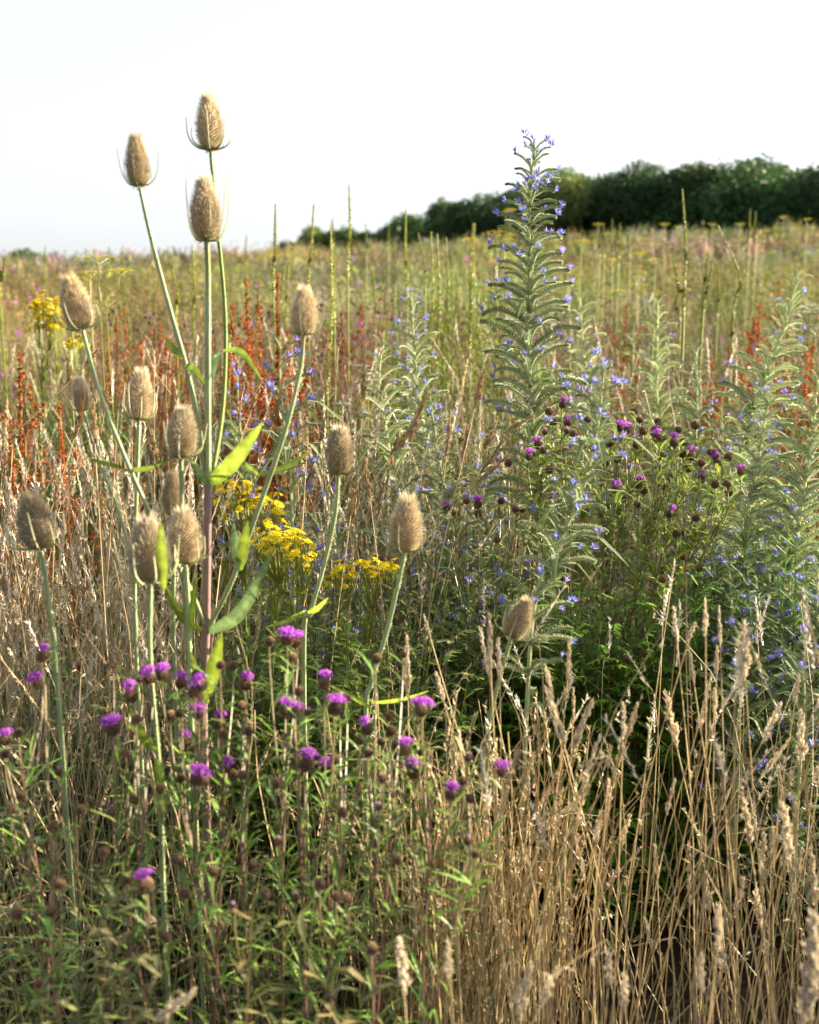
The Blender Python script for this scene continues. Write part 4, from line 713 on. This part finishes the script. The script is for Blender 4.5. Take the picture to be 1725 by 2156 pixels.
meadow(T2, 8.0, 19, 7, 'meadow_herbs', 'olive, pinkish and yellow green meadow vegetation up the slope', 1.0)
meadow(T3, 18, 42, 2.6, 'meadow_herbs', 'hazy pinkish green meadow vegetation along the crest of the slope', 1.0, .6)

# ------------------------------------------------------------------ hedge trees
def tree(label, x, y, H, Wd, col, n=9000, name='tree', group='trees of the dark hedge line', zb=None, sz=.17, pointy=0.0):
    z0 = float(gz(x, y)) if zb is None else zb; rt = root(name, x, y, label, 'tree', group, z=z0); r_ = np.random.default_rng(int(abs(x * 31 + y * 17)) + 5)
    tr = Geo(); tr.tube(spline([(x, y, z0 - .3), (x + .1, y, z0 + H * .3), (x, y, z0 + H * .75)], 8), np.linspace(.16, .04, 8) * H / 5, 8, C_(.09, .07, .05))
    lobes = []
    for k in range(13):
        a = r_.uniform(0, 6.28); q = Wd * .5 * r_.uniform(.05, .8); rl = min(Wd * r_.uniform(.17, .27), H * .36); zz = (H - rl * 1.02) * r_.uniform(.9, 1.0) * (1 - .42 * (q / (Wd * .5)) ** 2 * r_.uniform(.4, 1.2)) if k < 8 else H * r_.uniform(.15, .5); lobes.append((np.array([x + math.cos(a) * q, y + math.sin(a) * q, z0 + zz]), rl))
        tr.tube(spline([(x, y, z0 + zz * .5), (x + math.cos(a) * q * .5, y + math.sin(a) * q * .5, z0 + zz * .75), lobes[-1][0]], 5), np.linspace(.05, .015, 5) * H / 5, 5, C_(.09, .07, .05))
    tr.obj('trunk', M_BARK, rt); g = Geo(); m = n // len(lobes)
    for c, r0 in lobes:
        d = nrm(r_.normal(0, 1, (m, 3))); rr = r0 * (.6 + .42 * r_.uniform(0, 1, m) ** .6) * (1 + .10 * np.sin(d[:, 0] * 7 + c[0]) * np.sin(d[:, 2] * 6 + c[1])); out = r_.random(m) < .03; rr[out] *= r_.uniform(1.05, 1.25, out.sum())
        p = c + d * rr[:, None] * [1, 1, .95 + pointy]; p[:, 2] = np.maximum(p[:, 2], z0 + .15); a_ = nrm(r_.normal(0, 1, (m, 3))); b_ = nrm(np.cross(a_, r_.normal(0, 1, (m, 3)))); s_ = sz * r_.uniform(.5, 1.2, (m, 1))
        V = np.stack([p - a_ * s_, p + b_ * s_ * .45, p + a_ * s_, p - b_ * s_ * .45], 1); t = np.array([[0, 1, 2], [0, 2, 3]])[None] + (np.arange(m) * 4)[:, None, None]; cc = col * r_.uniform(.6, 1.5, (m, 1)) * r_.uniform(.75, 1.5) * C_(r_.uniform(.85, 1.4), 1, 1); g.add(V.reshape(-1, 3), t.reshape(-1, 3), np.repeat(cc, 4, axis=0))
    g.obj('crown', M_TREE, rt)
DG = C_(.026, .068, .016)
# (px, top py, distance, width m, kind)
TR = [(1790, 300, 44, 6.0, 0), (1700, 312, 46, 5.5, 0), (1625, 345, 48, 4.5, 0), (1545, 318, 50, 5.2, 0), (1470, 335, 52, 4.5, 0), (1400, 350, 54, 4.6, 0), (1350, 322, 56, 4.6, 0), (1290, 345, 58, 4.6, 0), (1235, 345, 60, 4.0, 0), (1180, 345, 56, 3.6, 1), (1130, 395, 62, 4.4, 0), (1090, 390, 64, 4.2, 0), (1045, 382, 66, 4.2, 0),
      (1000, 418, 68, 4.2, 1), (955, 410, 72, 4.4, 0), (905, 430, 76, 4.6, 0), (860, 440, 80, 4.4, 0), (820, 470, 84, 3.6, 0), (780, 478, 88, 3.4, 0), (730, 472, 90, 3.4, 0), (690, 482, 95, 3.4, 0), (655, 472, 95, 3.2, 1), (615, 492, 100, 3.2, 0), (1880, 300, 42, 6, 0), (1990, 290, 42, 6, 0)]
def slab(px):
    return 'dark tree of the hedge, %s'
names = {1700: 'broad dark tree at the right end of the visible hedge', 1545: 'dark hedge tree with a wispy top, second crown from the right edge', 1350: 'rounded dark hedge tree midway between the tallest bugloss and the right edge', 1180: 'pale green lit tree top just right of the tallest bugloss tip', 1045: 'dark tree left of the tallest bugloss, peaked above its neighbours',
         655: 'small bright green bush on the skyline at the left end of the hedge', 955: 'dark hedge tree behind the tall weld spires left of the bugloss', 1000: 'mid green bush at the foot of the hedge left of the tallest bugloss'}
for px, py, Y, Wd, kd in TR:
    x, zt = topz(px, py, Y); zb = float(gz(x, Y)); H = zt - zb; col = DG if kd == 0 else C_(.11, .19, .05)  # lighter leaves for the second kind; on the lit tree top they paint in sunlight
    lab = names.get(px, 'dark tree in the hedge row, its crown merging with its neighbours'); far = px < 850 and px not in names
    if far: lab = 'small dark bush of the hedge where it sinks to the skyline'
    tree(lab, x, Y, max(H, 2.5), Wd * 1.45, col * rng.uniform(.85, 1.15), n=22000 if px > 1000 else 13000, group=None if px in names else ('small bushes at the hedge end' if far else 'trees of the dark hedge'), name='tree' if H > 3 else 'bush', sz=.12 if Y < 70 else .15)
x, zt = topz(50, 515, 75); tree('small green bush on the skyline at the far left', x, 75, zt - float(gz(x, 75)), 3.6, C_(.07, .12, .04), n=4000, name='bush', group=None, sz=.14)

# ------------------------------------------------------------------ labels that single each repeat out
ONES = ['', 'first', 'second', 'third', 'fourth', 'fifth', 'sixth', 'seventh', 'eighth', 'ninth', 'tenth', 'eleventh', 'twelfth', 'thirteenth', 'fourteenth', 'fifteenth', 'sixteenth', 'seventeenth', 'eighteenth', 'nineteenth']
def ordinal(n):
    if n < 20: return ONES[n]
    t, o = divmod(n, 10); tens = {2: 'twent', 3: 'thirt', 4: 'fort', 5: 'fift'}[t]
    return tens + 'ieth' if o == 0 else tens + 'y-' + ONES[o]
SHORT = {'pale straw grass stalk with a fluffy': 'fluffy pale grass heads at the lower right', 'dry brown grass stalk with a narrow ear': 'dry grass ears behind the low teasels', 'dry grass stalk with a loose ear': 'loose grass ears before the tallest bugloss',
         'blurred pale grass head very near': 'blurred grass heads along the bottom edge', 'low bushy viper': 'low blue bugloss bushes in the right thicket', "low viper's bugloss with": 'low blue bugloss in the shaded middle',
         'dark tree in the hedge row': 'merging dark crowns of the hedge', 'small dark bush of the hedge': 'small dark bushes sinking to the skyline', 'red brown dock among': 'red brown docks among the right bugloss spires', 'rust brown dock further back': 'rust docks further back on the left',
         'small yellow umbel plant': 'distant yellow umbel plants on the right', 'white flat umbel plant': 'white umbel plants among the right bugloss', 'small white umbel plant': 'small white umbels near the right-hand teasel', 'slender upright yellow green weld': 'upright weld spires in the middle meadow', 'thin yellow green weld spire far off': 'thin far weld spires against the hedge'}
same = {}
for o in list(sc.objects):
    if o.parent is None and 'label' in o: same.setdefault(o['label'], []).append(o)
def top_of(o):
    P = [o.matrix_basis.translation + c.matrix_local.translation for c in o.children]
    heads = [c for c in o.children if c.name.startswith('seed_head')]
    if heads: return o.location + heads[0].matrix_local.translation
    return o.location
for lab, os_ in same.items():
    if len(os_) < 2: continue
    key = next((v for k, v in SHORT.items() if lab.startswith(k)), None)
    if key is None: continue
    os_.sort(key=lambda o: top_of(o).x / top_of(o).y)
    for i, o in enumerate(os_):
        t = top_of(o); lean = (t.x - o.location.x); extra = ''
        if o['category'] == 'grass stalk': extra = ', leaning left' if lean < -.07 else ', leaning right' if lean > .07 else ', nearly upright'
        o['label'] = '%s from the left of the %s%s' % (ordinal(i + 1), key, extra)
